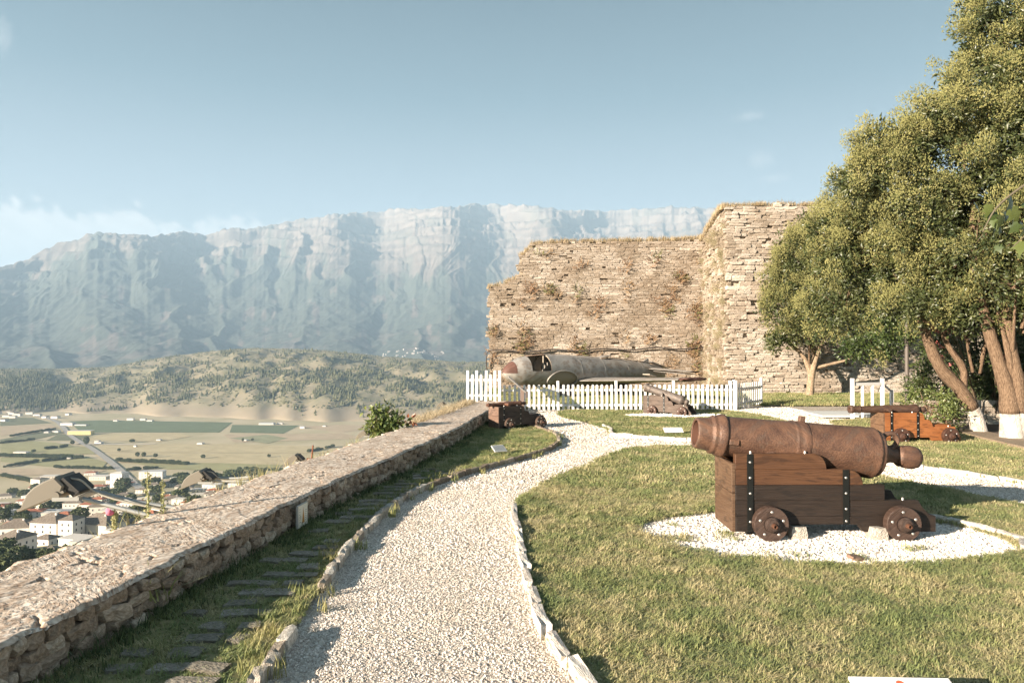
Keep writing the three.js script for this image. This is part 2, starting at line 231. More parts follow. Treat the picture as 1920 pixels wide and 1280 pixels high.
const gravelMap = tex(1024, (u, v) => { const a = tfbm(u, v, 26, 4, 2), b = tfbm(u, v, 5, 3, 9); const t = clamp(0.5 + a * 1.3, 0, 1); let c = mix3([0.34, 0.285, 0.235], [0.62, 0.55, 0.47], t); return mix3(c, [0.40, 0.36, 0.28], clamp(b * 1.2, 0, 0.5)); });
const gravelBump = tex(1024, (u, v) => clamp(0.5 + tfbm(u, v, 34, 4, 2) * 0.9, 0, 1), { srgb: false });
gravelMap.repeat.set(0.8, 0.8); gravelBump.repeat.set(0.8, 0.8);
const TERRACE = [...INNER, [-0.85, -19], [-0.85, -29.4], [30, -29.4], [30, 6], [-2.7, 6]].map(([x, z]) => [x, z]);
const terraceMat = std([1, 1, 1], 0.95, { map: gravelMap, bumpMap: gravelBump, bumpScale: 0.012 });
struct('gravel_path', 'white gravel covering the terrace paths', sheet(TERRACE, 0, 0), terraceMat);
{ // the rampart that carries the terrace drops away under the parapet
  const edge = [...OUTER, [-0.9, -29.6]], g = gridMesh(edge.length - 1, 24, (u, v) => { const q = edge[Math.round(u * (edge.length - 1))], n = fbm2(q[1] * 0.9, v * 14, 3); return [q[0] - v * 2.4 - 0.12 * n - (v > 0 ? 0.02 : 0), 0.02 - v * 16, q[1]]; });
  struct('rampart', 'steep stone rampart below the parapet', paint(g, (x, y, z) => mix3([0.26, 0.21, 0.16], [0.42, 0.36, 0.29], clamp(0.5 + fbm2(z * 2, y * 5, 4), 0, 1))), std([1, 1, 1], 1, { vertexColors: true, side: THREE.DoubleSide }));
}
const soilMap = tex(512, (u, v) => { const a = clamp(0.5 + tfbm(u, v, 14, 4, 4), 0, 1), b = clamp(0.5 + 1.5 * tfbm(u, v, 40, 3, 1), 0, 1); return mix3(mix3([0.2, 0.2, 0.08], [0.36, 0.3, 0.16], a), [0.14, 0.14, 0.055], b * 0.5); });
soilMap.repeat.set(0.7, 0.7);
const soilMat = std([1, 1, 1], 1, { map: soilMap });
const lawnNames = [['lawn', 'big lawn round the nearest cannon'], ['lawn', 'lawn in front of the picket fence with a cannon on it'], ['lawn', 'right hand lawn under the orange wooded cannon'], ['lawn', 'grass strip along the foot of the parapet'], ['lawn', 'rough grass behind the picket fence']];
LAWN_ALL.forEach((p, i) => {
  let g = sheet(p, 0.025);
  if (i === 0) { const s = new THREE.Shape(p.map(([x, z]) => new THREE.Vector2(x, -z))); s.holes.push(new THREE.Path(OVAL.map(([x, z]) => new THREE.Vector2(x, -z)))); g = new THREE.ShapeGeometry(s).rotateX(-Math.PI / 2).translate(0, 0.025, 0); }
  struct(lawnNames[i][0], lawnNames[i][1], g, soilMat);
});

// stones: deformed blocks shared by all masonry
function stoneGeo(seed, seg = 1, rough = 0.16, round = 0.22) {
  const r = rng(seed); let g = new THREE.BoxGeometry(1, 1, 1, seg + 1, seg + 1, seg + 1); g.deleteAttribute('uv'); g.deleteAttribute('normal'); g = mergeVertices(g, 1e-4);
  const p = g.attributes.position;
  for (let i = 0; i < p.count; i++) { let v = V3(p.getX(i), p.getY(i), p.getZ(i)); const l = v.length(), k = lerp(1, 0.62 / l, round); v.multiplyScalar(k); v.x += (r() - 0.5) * rough; v.y += (r() - 0.5) * rough; v.z += (r() - 0.5) * rough; p.setXYZ(i, v.x, v.y, v.z); }
  g = g.toNonIndexed(); g.computeVertexNormals(); return boxUV(g, 1.0);
}
const STONES = Array.from({ length: 10 }, (_, i) => stoneGeo(100 + i)), ROUGH = Array.from({ length: 8 }, (_, i) => stoneGeo(200 + i, 2, 0.17, 0.42));
const stoneTex = tex(256, (u, v) => { const a = clamp(0.5 + 1.1 * tfbm(u, v, 5, 5, 8), 0, 1), b = clamp(tfbm(u, v, 17, 3, 3) * 1.6, 0, 1); return mix3(mix3([0.62, 0.58, 0.54], [1, 0.98, 0.95], a), [0.45, 0.38, 0.30], b * 0.5); });
const stoneBump = tex(256, (u, v) => clamp(0.5 + tfbm(u, v, 8, 5, 5), 0, 1), { srgb: false });
const stoneMats = (cols, roughness = 0.95) => cols.map((c) => std(c, roughness, { map: stoneTex, bumpMap: stoneBump, bumpScale: 0.006 }));
const shift = (g, seed) => g;   // geometries are shared; variety comes from turns and tones

{ // parapet: rubble wall with a worn mortar and flagstone top
  const faceMats = (cols) => cols.map((c) => std(c, 0.95, { map: stoneTex, bumpMap: stoneBump, bumpScale: 0.002 }));
  const wall = thing('parapet', 'low rubble parapet wall with a broad worn stone top beside the path', 'wall');
  const NU = 1500, NV = 84, L = innerCurve.getLength(), kPow = 1.55;
  const site = rng(5), slabs = Array.from({ length: 240 }, () => { const t = Math.pow(site(), 1.4); return [t * L, site() * 0.95, 0.35 + site() * 0.8, (site() - 0.5), site()]; });
  const cols = [];
  const top = gridMesh(NU, NV, (u, v) => {
    const t = Math.pow(u, kPow) * 0.999, a = innerCurve.getPointAt(t), b = outerCurve.getPointAt(t), s = t * L;
    const ragI = 0.045 * fbm2(s * 2.1, 3, 4) + 0.008 * n2(s * 11, 1), ragO = 0.09 * fbm2(s * 1.3, 9, 4) + 0.03 * n2(s * 9, 4), w = lerp(-0.055 + ragI, 1 + ragO, v);
    const x = lerp(a.x, b.x, w), z = lerp(a.z, b.z, w), q = v * 0.85;
    // flags: nearest and second nearest of scattered sites give flat slabs with cracked joints
    let d1 = 9, d2 = 9, id = 0; for (let i = 0; i < slabs.length; i++) { const c = slabs[i], dx = s - c[0]; if (dx > 1.2 || dx < -1.2) continue; const dq = q - c[1] + 0.05 * n2(s * 3, q * 3); const d = Math.sqrt(dx * dx * 0.55 + dq * dq * 1.6); if (d < d1) { d2 = d1; d1 = d; id = i; } else if (d < d2) d2 = d; }
    const gap = d2 - d1 + 0.035 * fbm2(s * 6, q * 6, 3), joint = 1 - smoothstep(gap, 0.0, 0.022), open = smoothstep(fbm2(s * 0.9 + 5, q * 1.4, 3), -0.05, 0.3);
    const sl = slabs[id], pit = smoothstep(fbm2(s * 6, q * 17, 4), 0.14, 0.4), rough = fbm2(s * 16, q * 22, 4), ledge = Math.floor(fbm2(s * 2.5 + 8, q * 5, 3) * 5) / 5;
    const y = PH + 0.006 * (sl[4] - 0.5) + 0.004 * sl[3] * (q - sl[1]) + 0.0012 * ledge - 0.02 * (1 - smoothstep(gap, 0.0, 0.014)) * open * smoothstep(n2(s * 0.8 + 3, q * 1.5), 0.0, 0.3) - 0.0015 * pit + 0.0015 * fbm2(s * 26, q * 44, 3) + 0.015 * fbm2(s * 0.5, q * 0.6, 2) - 0.05 * smoothstep(v, 0.93, 1) * (0.5 + n2(s * 5, 2) * 0.5) - 0.02 * (1 - smoothstep(v, 0, 0.03));
    const dirt = clamp(pit * 0.8 + joint * open * 0.9 + 0.6 * smoothstep(fbm2(s * 2.2 + 4, q * 7, 4), 0.02, 0.4) - rough * 0.5, 0, 1);
    let c = mix3([0.8, 0.725, 0.635], [0.68, 0.605, 0.52], clamp(0.5 + 1.3 * fbm2(s * 1.4 + 1, q * 3, 4), 0, 1)); c = mix3(c, [0.9, 0.84, 0.76], smoothstep(fbm2(s * 4 + 40, q * 8, 4), 0.2, 0.5) * 0.7);
    c = mix3(c, [0.38, 0.27, 0.19], dirt * 0.75); cols.push(c);
    return [x, y, z];
  });
  const flip = top.index.array; for (let i = 0; i < flip.length; i += 3) { const q = flip[i + 1]; flip[i + 1] = flip[i + 2]; flip[i + 2] = q; }
  top.computeVertexNormals();
  let ci = 0; paint(top, () => cols[ci++]);
  { const p = top.attributes.position, uv = new Float32Array(p.count * 2); for (let i = 0; i < p.count; i++) { uv[i * 2] = p.getZ(i) * 0.8; uv[i * 2 + 1] = p.getX(i) * 0.8; } top.setAttribute('uv', new THREE.BufferAttribute(uv, 2)); }
  const crack = (u, v) => { const a = Math.abs(tile(u, v, 5, 3) + 0.4 * tile(u, v, 17, 8)), b = Math.abs(tile(u, v, 9, 13) + 0.35 * tile(u, v, 30, 2)); return Math.max(1 - smoothstep(a, 0.0, 0.045), 0.7 * (1 - smoothstep(b, 0.0, 0.04))) * smoothstep(tfbm(u, v, 4, 2, 40), -0.12, 0.2); };
  const slabMap = tex(1024, (u, v) => { const c = crack(u, v), g = clamp(0.5 + 0.9 * tfbm(u, v, 22, 5, 6), 0, 1), p = smoothstep(tfbm(u, v, 34, 3, 17), 0.16, 0.34), d = smoothstep(tfbm(u, v, 6, 4, 23), 0.05, 0.4); let q = mix3([0.66, 0.6, 0.55], [1, 0.99, 0.97], g); q = mix3(q, [0.66, 0.56, 0.47], d * 0.6); return mix3(q, [0.34, 0.24, 0.18], Math.max(c * 0.8, p * 0.6)); });
  const slabBump = tex(1024, (u, v) => clamp(0.62 + 0.3 * tfbm(u, v, 22, 5, 6) - 0.45 * crack(u, v) - 0.25 * smoothstep(tfbm(u, v, 34, 3, 17), 0.16, 0.34), 0, 1), { srgb: false });
  mesh('wall_top', top, std([1, 1, 1], 0.95, { vertexColors: true, side: THREE.DoubleSide, map: slabMap, bumpMap: slabBump, bumpScale: 0.012 }), wall);
  const core = gridMesh(300, 6, (u, v) => { const a = innerCurve.getPointAt(u * 0.999), b = outerCurve.getPointAt(u * 0.999), d = a.clone().sub(b).normalize(); return [a.x - d.x * 0.1, lerp(-0.05, PH - 0.02, v), a.z - d.z * 0.1]; });
  mesh('mortar_core', paint(core, (x, y, z) => mix3([0.26, 0.205, 0.15], [0.4, 0.325, 0.25], clamp(0.5 + fbm2(z * 9, y * 9, 3), 0, 1))), std([1, 1, 1], 1, { vertexColors: true, side: THREE.DoubleSide }), wall);
  const mats = faceMats([[0.42, 0.335, 0.26], [0.36, 0.28, 0.21], [0.5, 0.415, 0.33], [0.32, 0.25, 0.19], [0.55, 0.47, 0.38], [0.4, 0.32, 0.25]]), r = rng(31), all = [];
  for (let row = 0; row < 4; row++) for (let s = 0.6 + r() * 0.1; s < L - 0.3;) {
    const w = 0.075 + r() * r() * 0.19, h = 0.056 + r() * 0.03; s += w;
    const p = innerCurve.getPointAt(clamp((s - w / 2) / L, 0, 1)), tg = innerCurve.getTangentAt(clamp(s / L, 0, 1)), yaw = Math.atan2(-tg.z, tg.x);
    all.push({ p: [p.x - 0.045 + r() * 0.035, 0.025 + row * 0.07 + (r() - 0.5) * 0.024, p.z], rot: [(r() - 0.5) * 0.5, yaw + (r() - 0.5) * 0.35, (r() - 0.5) * 0.5], s: [w * 0.92, h * 1.04, 0.09 + r() * 0.07], d: -p.z + (p.z > -2.4 ? 50 : 0), m: Math.floor(r() * mats.length), g: Math.floor(r() * ROUGH.length) });
  }
  all.sort((a, b) => a.d - b.d); const rest = [];
  all.forEach((q, i) => {
    if (i < 295) { const m = mesh('stone', ROUGH[q.g], mats[q.m], wall); m.position.set(...q.p); m.rotation.set(...q.rot); m.scale.set(...q.s); }
    else { const g = ROUGH[q.g].clone(); g.applyMatrix4(M4.compose(V3(...q.p), Q.setFromEuler(E3.set(...q.rot)), V3(...q.s))); rest.push(paint(g, () => mats[q.m].color.toArray())); }
  });
  mesh('small_stones', merge(rest), std([1, 1, 1], 0.95, { vertexColors: true, map: stoneTex }), wall).userData.kind = 'stuff';
}

function kerbLine(label, pts, from, to, size, whiteness, seed, skip = () => false, lift = 0.014, wide = 0.058) {
  const k = thing('kerb', label, 'kerb'); k.userData.kind = 'structure'; const r = rng(seed), c = new THREE.CatmullRomCurve3(pts.map(([x, z]) => V3(x, 0, z))), L = c.getLength();
  const mats = whiteness;
  for (let s = from; s < Math.min(to, L - 0.1);) {
    const w = size * (0.7 + r() * 0.7); s += w; if (skip(s)) continue; const p = c.getPointAt((s - w / 2) / L), t = c.getTangentAt((s - w / 2) / L);
    const m = mesh('kerb_stone', STONES[Math.floor(r() * 10)], mats[Math.floor(r() * mats.length)], k);
    m.position.set(p.x + (r() - 0.5) * 0.02, lift + (r() - 0.5) * 0.012, p.z); m.rotation.set((r() - 0.5) * 0.12, Math.atan2(-t.z, t.x) + (r() - 0.5) * 0.06, (r() - 0.5) * 0.04); m.scale.set(w * 0.98, 0.1 + r() * 0.02, wide * (0.9 + r() * 0.25));
  }
}
const limed = stoneMats([[0.62, 0.60, 0.56], [0.52, 0.49, 0.44], [0.70, 0.68, 0.63], [0.42, 0.37, 0.31]]), white = stoneMats([[0.8, 0.77, 0.73], [0.72, 0.68, 0.63], [0.84, 0.82, 0.78]]), drab = stoneMats([[0.34, 0.28, 0.22], [0.42, 0.36, 0.29], [0.28, 0.23, 0.18], [0.5, 0.44, 0.37]]);
kerbLine('worn whitewashed kerb stones between shaded grass strip and gravel path', LEFTKERB, 1.2, 7.6, 0.17, limed, 41, (s) => Math.abs(s - 4.0) < 0.25, 0.016);
kerbLine('low drab stone kerb curving round the left lawn', LEFTKERB, 7.6, 16, 0.22, drab, 42);
kerbLine('bright white kerb between gravel path and big lawn', RIGHTKERB, 0.4, 9, 0.32, white, 43);
kerbLine('white kerb along the front of the fence side lawn', smooth([[1.2, -17.2], [1.78, -15.32], [2.0, -14.27], [1.97, -13.24], [2.65, -12.7], [3.4, -12.25], [4.2, -11.85]], 5), 1.6, 9, 0.24, white, 44, (s) => s < 2.6 && s > 1.9);
kerbLine('white kerb of the gravel branch at the right', smooth([[4.9, -10.9], [5.5, -9.55], [6.02, -8.66], [6.35, -7.85], [7, -6.4]], 5), 0.2, 9, 0.3, white, 45);
kerbLine('white kerb round the right end of the cannon gravel bed', smooth([[3.9, -6.65], [4.14, -6.32], [4.22, -5.8], [4.02, -5.45]], 5), 0.05, 1.4, 0.24, white, 46);
{ // flagstones sunk in the grass along the parapet
  const p = thing('paving', 'sunken flagstone steps in the shaded grass beside the parapet', 'paving'); p.userData.kind = 'structure'; const r = rng(51), mats = stoneMats([[0.34, 0.315, 0.265], [0.39, 0.36, 0.31], [0.28, 0.26, 0.215]]);
  for (let d = 3.3; d < 9.4; d += 0.15 + r() * 0.05) for (let k = 0; k < 3; k++) {
    const xi = table(INNER.map(([x, z]) => [-z, x]), d) + 0.2, xo = table(LEFTKERB.map(([x, z]) => [-z, x]).sort((a, b) => a[0] - b[0]), d) - 0.1, w = xo - xi; if (w < 0.25 || r() < 0.25) continue;
    const a = xi + w * (0.12 + 0.3 * k + r() * 0.1), m = mesh('flagstone', STONES[Math.floor(r() * 10)], mats[Math.floor(r() * 3)], p); m.position.set(a, 0.026 + r() * 0.006, -d); m.rotation.y = (r() - 0.5) * 0.5; m.scale.set(0.1 + r() * 0.14, 0.03, 0.07 + r() * 0.06);
  }
}

// ---------------------------------------------------------------- the fortress walls
function masonry(wall, width, topAt, bottom, seed, cols, { h0 = 0.065, h1 = 0.14, w0 = 0.12, w1 = 0.46, deep = 0.16, holes = 0.012, order, parts = 298, proud = 0.02, lean = 0 } = {}) {
  // local frame: x along the face, y up, face looks to +z; every stone stands a little proud of the joint behind it
  const mats = stoneMats(cols), r = rng(seed), all = [];
  for (let y = bottom; y < 8;) {
    const h = h0 + r() * r() * (h1 - h0), wave = seed;
    for (let x = -r() * 0.2; x < width;) {
      const w = Math.min(w0 + r() * r() * (w1 - w0) + 0.03, width - x); if (w < 0.05) break; const cx = x + w / 2, cy = y + h / 2 + 0.05 * fbm2(cx * 0.5, y * 0.5 + wave, 2); x += w;
      if (cy + h * 0.3 > topAt(cx) + 0.06 * n2(cx * 3, 1) || cx < lean * (cy - bottom)) continue; const tone = 0.5 + 0.9 * fbm2(cx * 0.35 + seed, cy * 0.5, 3) + (r() - 0.5) * 0.7;
      if (r() < holes) continue;
      const split = r() < 0.14 && h > 0.12 ? 2 : 1;
      for (let k = 0; k < split; k++) all.push({ p: [cx, cy + (split > 1 ? (k - 0.5) * h / 2 : 0), -deep / 2 + 0.02 + (r() - 0.5) * proud * 2], rot: [(r() - 0.5) * 0.06, (r() - 0.5) * 0.08, (r() - 0.5) * 0.07], s: [w * 0.985, h * 0.96 / split, deep * (0.9 + r() * 0.3)], m: clamp(Math.floor(tone * mats.length), 0, mats.length - 1), g: Math.floor(r() * 10), a: w * h / split });
    }
    y += h;
  }
  if (order) for (const q of all) q.a = q.a * order(q.p[0], q.p[1]);
  all.sort((a, b) => b.a - a.a); const rest = [];
  all.forEach((q, i) => {
    if (i < parts) { const m = mesh('stone', STONES[q.g], mats[q.m], wall); m.position.set(...q.p); m.rotation.set(...q.rot); m.scale.set(...q.s); }
    else { const g = STONES[q.g].clone(); g.applyMatrix4(M4.compose(V3(...q.p), Q.setFromEuler(E3.set(...q.rot)), V3(...q.s))); rest.push(paint(g, () => mats[q.m].color.toArray())); }
  });
  if (rest.length) mesh('stonework', merge(rest), std([1, 1, 1], 0.95, { vertexColors: true, map: stoneTex, bumpMap: stoneBump, bumpScale: 0.01 }), wall).userData.kind = 'stuff';
}
const jointMat = std([1, 1, 1], 1, { vertexColors: true, side: THREE.DoubleSide });
const WALLTOP = [[-0.1, 4.35], [0.5, 4.5], [1.15, 4.75], [1.3, 4.85], [1.32, 5.75], [1.55, 5.85], [1.85, 6.2], [2.6, 6.3], [5, 6.35], [8, 6.4], [9.4, 6.5]];
const curtain = thing('curtain_wall', 'tall broken curtain wall of thin brown stones behind the aircraft', 'wall', [-0.98, 0, -29.5]);
{
  const g = gridMesh(160, 60, (u, v) => { const x = u * 9.3, t = table(WALLTOP, x) - 0.05; return [Math.max(x, 0.012 * v * t * 4 - 0.0), lerp(-9, t, v), -0.12 + 0.03 * fbm2(x * 2, v * 20, 3)]; });
  mesh('joint_mortar', paint(g, (x, y) => mix3([0.26, 0.205, 0.15], [0.42, 0.345, 0.265], clamp(0.5 + fbm2(x * 3, y * 3, 3), 0, 1))), jointMat, curtain);
  const s = new THREE.Shape([[0, -9], [9.3, -9], ...WALLTOP.slice().reverse().map(([x, y]) => [clamp(x, 0.05, 9.25), y - 0.06])].map(([x, y]) => new THREE.Vector2(x, y)));
  mesh('wall_core', new THREE.ExtrudeGeometry(s, { depth: 1.8, bevelEnabled: false }).translate(0, 0, -2.05), std([0.33, 0.265, 0.2], 1), curtain);
  masonry(curtain, 9.25, (x) => table(WALLTOP, x), -0.6, 61, [[0.36, 0.295, 0.23], [0.41, 0.345, 0.275], [0.45, 0.385, 0.315], [0.495, 0.43, 0.36], [0.545, 0.48, 0.41], [0.63, 0.57, 0.5]], { holes: 0.012 });
}
// the bastion to the right: pale front face, and a side face turned to the left
const TX = 8.13, TZ = -26;
const BTOP = [[0, 7.1], [0.6, 7.15], [2, 7.2], [4, 7.15], [16, 7.2]];
const bastion = thing('bastion', 'higher pale stone bastion wall rising behind the trees', 'wall', [TX, 0, TZ]);
{
  const g = gridMesh(200, 60, (u, v) => { const x = 0.03 + u * 15.9, t = table(BTOP, x) - 0.05; return [x, lerp(-0.3, t, v), -0.14 + 0.03 * fbm2(x * 2, v * 20, 3)]; });
  mesh('joint_mortar', paint(g, (x, y) => mix3([0.36, 0.29, 0.22], [0.6, 0.53, 0.44], clamp(0.5 + fbm2(x * 3, y * 3, 3), 0, 1))), jointMat, bastion);
  mesh('wall_core', new THREE.BoxGeometry(15.8, 7.3, 2.9).translate(8, 3.35, -1.65), std([0.4, 0.34, 0.27], 1), bastion);
  masonry(bastion, 16, (x) => table(BTOP, x), -0.1, 67, [[0.4, 0.34, 0.275], [0.5, 0.435, 0.365], [0.54, 0.475, 0.405], [0.575, 0.515, 0.445], [0.615, 0.56, 0.49], [0.66, 0.615, 0.55]], { h0: 0.085, h1: 0.22, w0: 0.16, w1: 0.55, proud: 0.05, holes: 0.02, order: (x) => (x < 4 ? 4 : 1) });
}
const sideWall = thing('bastion_side_wall', 'narrow sunlit side face of the bastion overgrown with dry grass', 'wall', [TX, 0, TZ - 3.55], -Math.PI / 2);
{
  const top = (x) => lerp(6.35, 7.1, clamp(x / 2.6, 0, 1));
  const g = gridMesh(50, 80, (u, v) => [u * 3.5, lerp(-0.3, top(u * 3.5) - 0.05, v), -0.1 + 0.05 * fbm2(u * 6, v * 16, 4)]);
  mesh('joint_mortar', paint(g, (x, y) => mix3([0.32, 0.27, 0.205], [0.48, 0.42, 0.34], clamp(0.5 + fbm2(x * 3, y * 3, 4), 0, 1))), jointMat, sideWall);
  masonry(sideWall, 3.5, top, -0.1, 71, [[0.33, 0.275, 0.21], [0.41, 0.35, 0.28], [0.48, 0.42, 0.35], [0.55, 0.5, 0.43]], { h0: 0.08, h1: 0.18, w0: 0.12, w1: 0.4, proud: 0.03, holes: 0.2, deep: 0.13, parts: 250 });
}
{ // a sagging black cable strung along the curtain wall
  const pts = []; for (let i = 0; i <= 14; i++) { const x = -1.02 + i * 0.66; pts.push([x, 1.62 + 0.05 * Math.sin(i * 1.9) + 0.012 * i, -29.3]); }
  tag(mesh('cable', merge([tube([[-1.06, 0.75, -29.34], [-1.08, 1.3, -29.32], ...pts], [0.03], 6), tube([[0.42, 0.35, -29.28], [0.44, 1.2, -29.28], [0.6, 1.55, -29.28], [1.0, 1.62, -29.28], [1.5, 1.66, -29.28]], [0.028], 6)]), std([0.05, 0.04, 0.035], 0.7)), 'black cable strung along the curtain wall above the aircraft', 'cable');
}
// dry grass and scrub rooted in the masonry
function tuftGeo(seed, blades, hgt, spread, wid, bend = 0.5) {
  const r = rng(seed), pos = [], idx = [];
  for (let b = 0; b < blades; b++) {
    const a = r() * 6.283, rad = spread * Math.sqrt(r()) * 0.6, bx = Math.cos(a) * rad, bz = Math.sin(a) * rad, h = hgt * (0.55 + r() * 0.6), la = r() * 6.283, l = bend * (0.2 + r()) * h, w = wid * (0.6 + r() * 0.7), fx = Math.cos(la + 1.57) * w, fz = Math.sin(la + 1.57) * w, lx = Math.cos(la) * l, lz = Math.sin(la) * l, o = pos.length / 3;
    pos.push(bx - fx, 0, bz - fz, bx + fx, 0, bz + fz, bx + lx * 0.35 - fx * 0.8, h * 0.6, bz + lz * 0.35 - fz * 0.8, bx + lx * 0.35 + fx * 0.8, h * 0.6, bz + lz * 0.35 + fz * 0.8, bx + lx, h, bz + lz); idx.push(o, o + 1, o + 2, o + 2, o + 1, o + 3, o + 2, o + 3, o + 4);
  }
  const g = new THREE.BufferGeometry(); g.setAttribute('position', new THREE.Float32BufferAttribute(pos, 3)); g.setIndex(idx); g.computeVertexNormals(); return g;
}
const bladeMat = new THREE.MeshPhysicalMaterial({ color: 0xffffff, roughness: 0.85, side: THREE.DoubleSide, transmission: 0.25, thickness: 0 });
{
  const r = rng(77), g = tuftGeo(3, 16, 0.26, 0.22, 0.006, 0.6), list = [], straw = () => mix3([0.38, 0.29, 0.17], [0.5, 0.41, 0.26], r());
  for (let i = 0; i < 420; i++) { const x = r() * 9.2; list.push([-0.98 + x, table(WALLTOP, x) - 0.06, -29.5 - r() * 0.5, 0, r() * 6, 0, 0.8 + r() * 0.6, 0.45 + r() * 0.6, 1, straw()]); }
  for (let i = 0; i < 420; i++) { const x = r() * 7; list.push([TX + x, table(BTOP, x) - 0.05, TZ - r() * 0.6, 0, r() * 6, 0, 0.8 + r() * 0.6, 0.35 + r() * 0.5, 1, straw()]); }
  for (let i = 0; i < 120; i++) { const t = r(); list.push([TX - r() * 0.1, lerp(6.3, 7.05, clamp(t * 3.55 / 2.6, 0, 1)), TZ - 3.55 + t * 3.55, 0, r() * 6, 0, 1, 0.5 + r() * 0.7, 1, straw()]); }
  for (let i = 0; i < 900; i++) { const t = r(), y = r() * 6.4, c = fbm2(t * 3, y * 0.8 + 3, 3) + 0.12; if (c < r() * 0.7) continue; list.push([TX - 0.02, y, TZ - 3.5 + t * 3.4, 0, 0, 0.9 + r() * 0.6, 0.9, 0.5 + r() * 0.6, 0.9, mix3([0.38, 0.31, 0.2], [0.25, 0.25, 0.12], r() * r())]); }
  tag(scatter('dry_wall_grass', g, bladeMat, list), 'dry straw grass along the tops and ledges of the fortress walls', 'dry grass', null, 'stuff');
  const scr = [], g2 = tuftGeo(4, 22, 0.2, 0.3, 0.012, 0.9);
  for (let i = 0; i < 1400; i++) { const x = r() * 9, y = 0.3 + r() * 5.6; if (y > table(WALLTOP, x) - 0.3) continue; const c = fbm2(x * 0.7 + 3, y * 0.7, 3) - 0.1 + (y < 2.2 ? 0.12 : 0) + (x > 8.6 ? 0.2 : 0); if (c < 0.1 + r() * 0.5) continue; scr.push([-0.98 + x, y, -29.46, 1.0 + r() * 0.5, r() * 6, 0, 0.7 + r(), 0.5 + r() * 0.7, 0.7 + r(), r() < 0.85 ? mix3([0.27, 0.15, 0.08], [0.36, 0.25, 0.14], r()) : [0.16, 0.17, 0.05]]); }
  tag(scatter('wall_weeds', g2, bladeMat, scr), 'rust brown dried weeds rooted in the curtain wall', 'weeds', null, 'stuff');
}

// ---------------------------------------------------------------- cannons
const woodTex = tex(1024, (u, v) => {
  const warp = 0.02 * tile(u, v, 4, 3), g = tile(u, v + warp, 2, 5) * 0.3 + 0.5 * n3(Math.cos(u * 6.283) * 0.5, Math.sin(u * 6.283) * 0.5 + Math.cos((v + warp) * 6.283) * 9, Math.sin((v + warp) * 6.283) * 9) + 0.3 * n3(Math.cos(u * 6.283) * 1.2, Math.sin(u * 6.283) * 1.2 + Math.cos((v + warp) * 6.283) * 30, Math.sin((v + warp) * 6.283) * 30);
  const blot = smoothstep(0.6 * n3(Math.cos(u * 6.283) * 0.9 + 5, Math.sin(u * 6.283) * 0.9 + Math.cos(v * 6.283) * 2.6, Math.sin(v * 6.283) * 2.6) + 0.5 * tfbm(u, v, 12, 3, 6), 0.08, 0.5), worn = smoothstep(tfbm(u, v, 7, 4, 14), 0.18, 0.45); let c = mix3([0.62, 0.55, 0.5], [1, 0.98, 0.95], clamp(0.5 + g, 0, 1)); c = mix3(c, [0.3, 0.27, 0.25], blot * 0.6); return mix3(c, [1, 1, 1], worn * 0.35);
});
const woodBump = tex(512, (u, v) => clamp(0.5 + 0.45 * n3(Math.cos(u * 6.283) * 0.6, Math.sin(u * 6.283) * 0.6 + Math.cos(v * 6.283) * 18, Math.sin(v * 6.283) * 18), 0, 1), { srgb: false });
const rustTex = tex(1024, (u, v) => { const a = clamp(0.5 + tfbm(u, v, 4, 5, 2), 0, 1), b = clamp(0.5 + 1.3 * tfbm(u, v, 40, 3, 7), 0, 1), s = smoothstep(tfbm(u, v, 70, 2, 21), 0.34, 0.42), q = smoothstep(tfbm(u, v, 6, 4, 31), 0.1, 0.4); let c = mix3([0.42, 0.36, 0.35], [1.0, 0.86, 0.74], clamp(a * 0.7 + b * 0.45 - 0.08, 0, 1)); c = mix3(c, [0.6, 0.64, 0.66], q * 0.65); return mix3(c, [0.98, 0.92, 0.82], s * 0.7); });
const rustBump = tex(512, (u, v) => clamp(0.5 + 0.7 * tfbm(u, v, 40, 4, 7), 0, 1), { srgb: false });
rustTex.repeat.set(1.2, 1.2); rustBump.repeat.set(1.2, 1.2);
const wood = (c, rough = 0.62) => std(c, rough, { map: woodTex, bumpMap: woodBump, bumpScale: 0.003 });
const rust = (c, rough = 0.55) => std(c, rough, { map: rustTex, bumpMap: rustBump, bumpScale: 0.003, metalness: 0.15 });
const ironMat = std([0.012, 0.013, 0.012], 0.45, { metalness: 0.3 }), studMat = std([0.62, 0.59, 0.55], 0.35, { metalness: 0.75 }), boreMat = std([0.11, 0.05, 0.032], 0.95);
const latheX = (pts, seg = 40) => { const g = new THREE.LatheGeometry(pts.map(([x, r]) => new THREE.Vector2(Math.max(r, 0.0005), x)), seg); g.rotateZ(-Math.PI / 2); const L = g.attributes.uv, p = g.attributes.position; for (let i = 0; i < L.count; i++) L.setXY(i, p.getX(i), L.getX(i) * 1.2); return g; };
const studGeo = new THREE.SphereGeometry(1, 10, 6, 0, Math.PI * 2, 0, Math.PI / 2).rotateX(Math.PI / 2);
function stud(parent, x, y, z, r, face = 1) { const m = mesh('stud', studGeo, studMat, parent); m.position.set(x, y, z); m.scale.set(r, r, r * 0.6 * face); return m; }
function plankShape(pts, thick, bev = 0.004) { const s = new THREE.Shape(pts.map(([x, y]) => new THREE.Vector2(x, y))); const g = new THREE.ExtrudeGeometry(s, { depth: thick - 2 * bev, bevelEnabled: true, bevelThickness: bev, bevelSize: bev, bevelOffset: -bev, bevelSegments: 1, curveSegments: 6 }); g.translate(0, 0, -thick / 2 + bev); return g; }
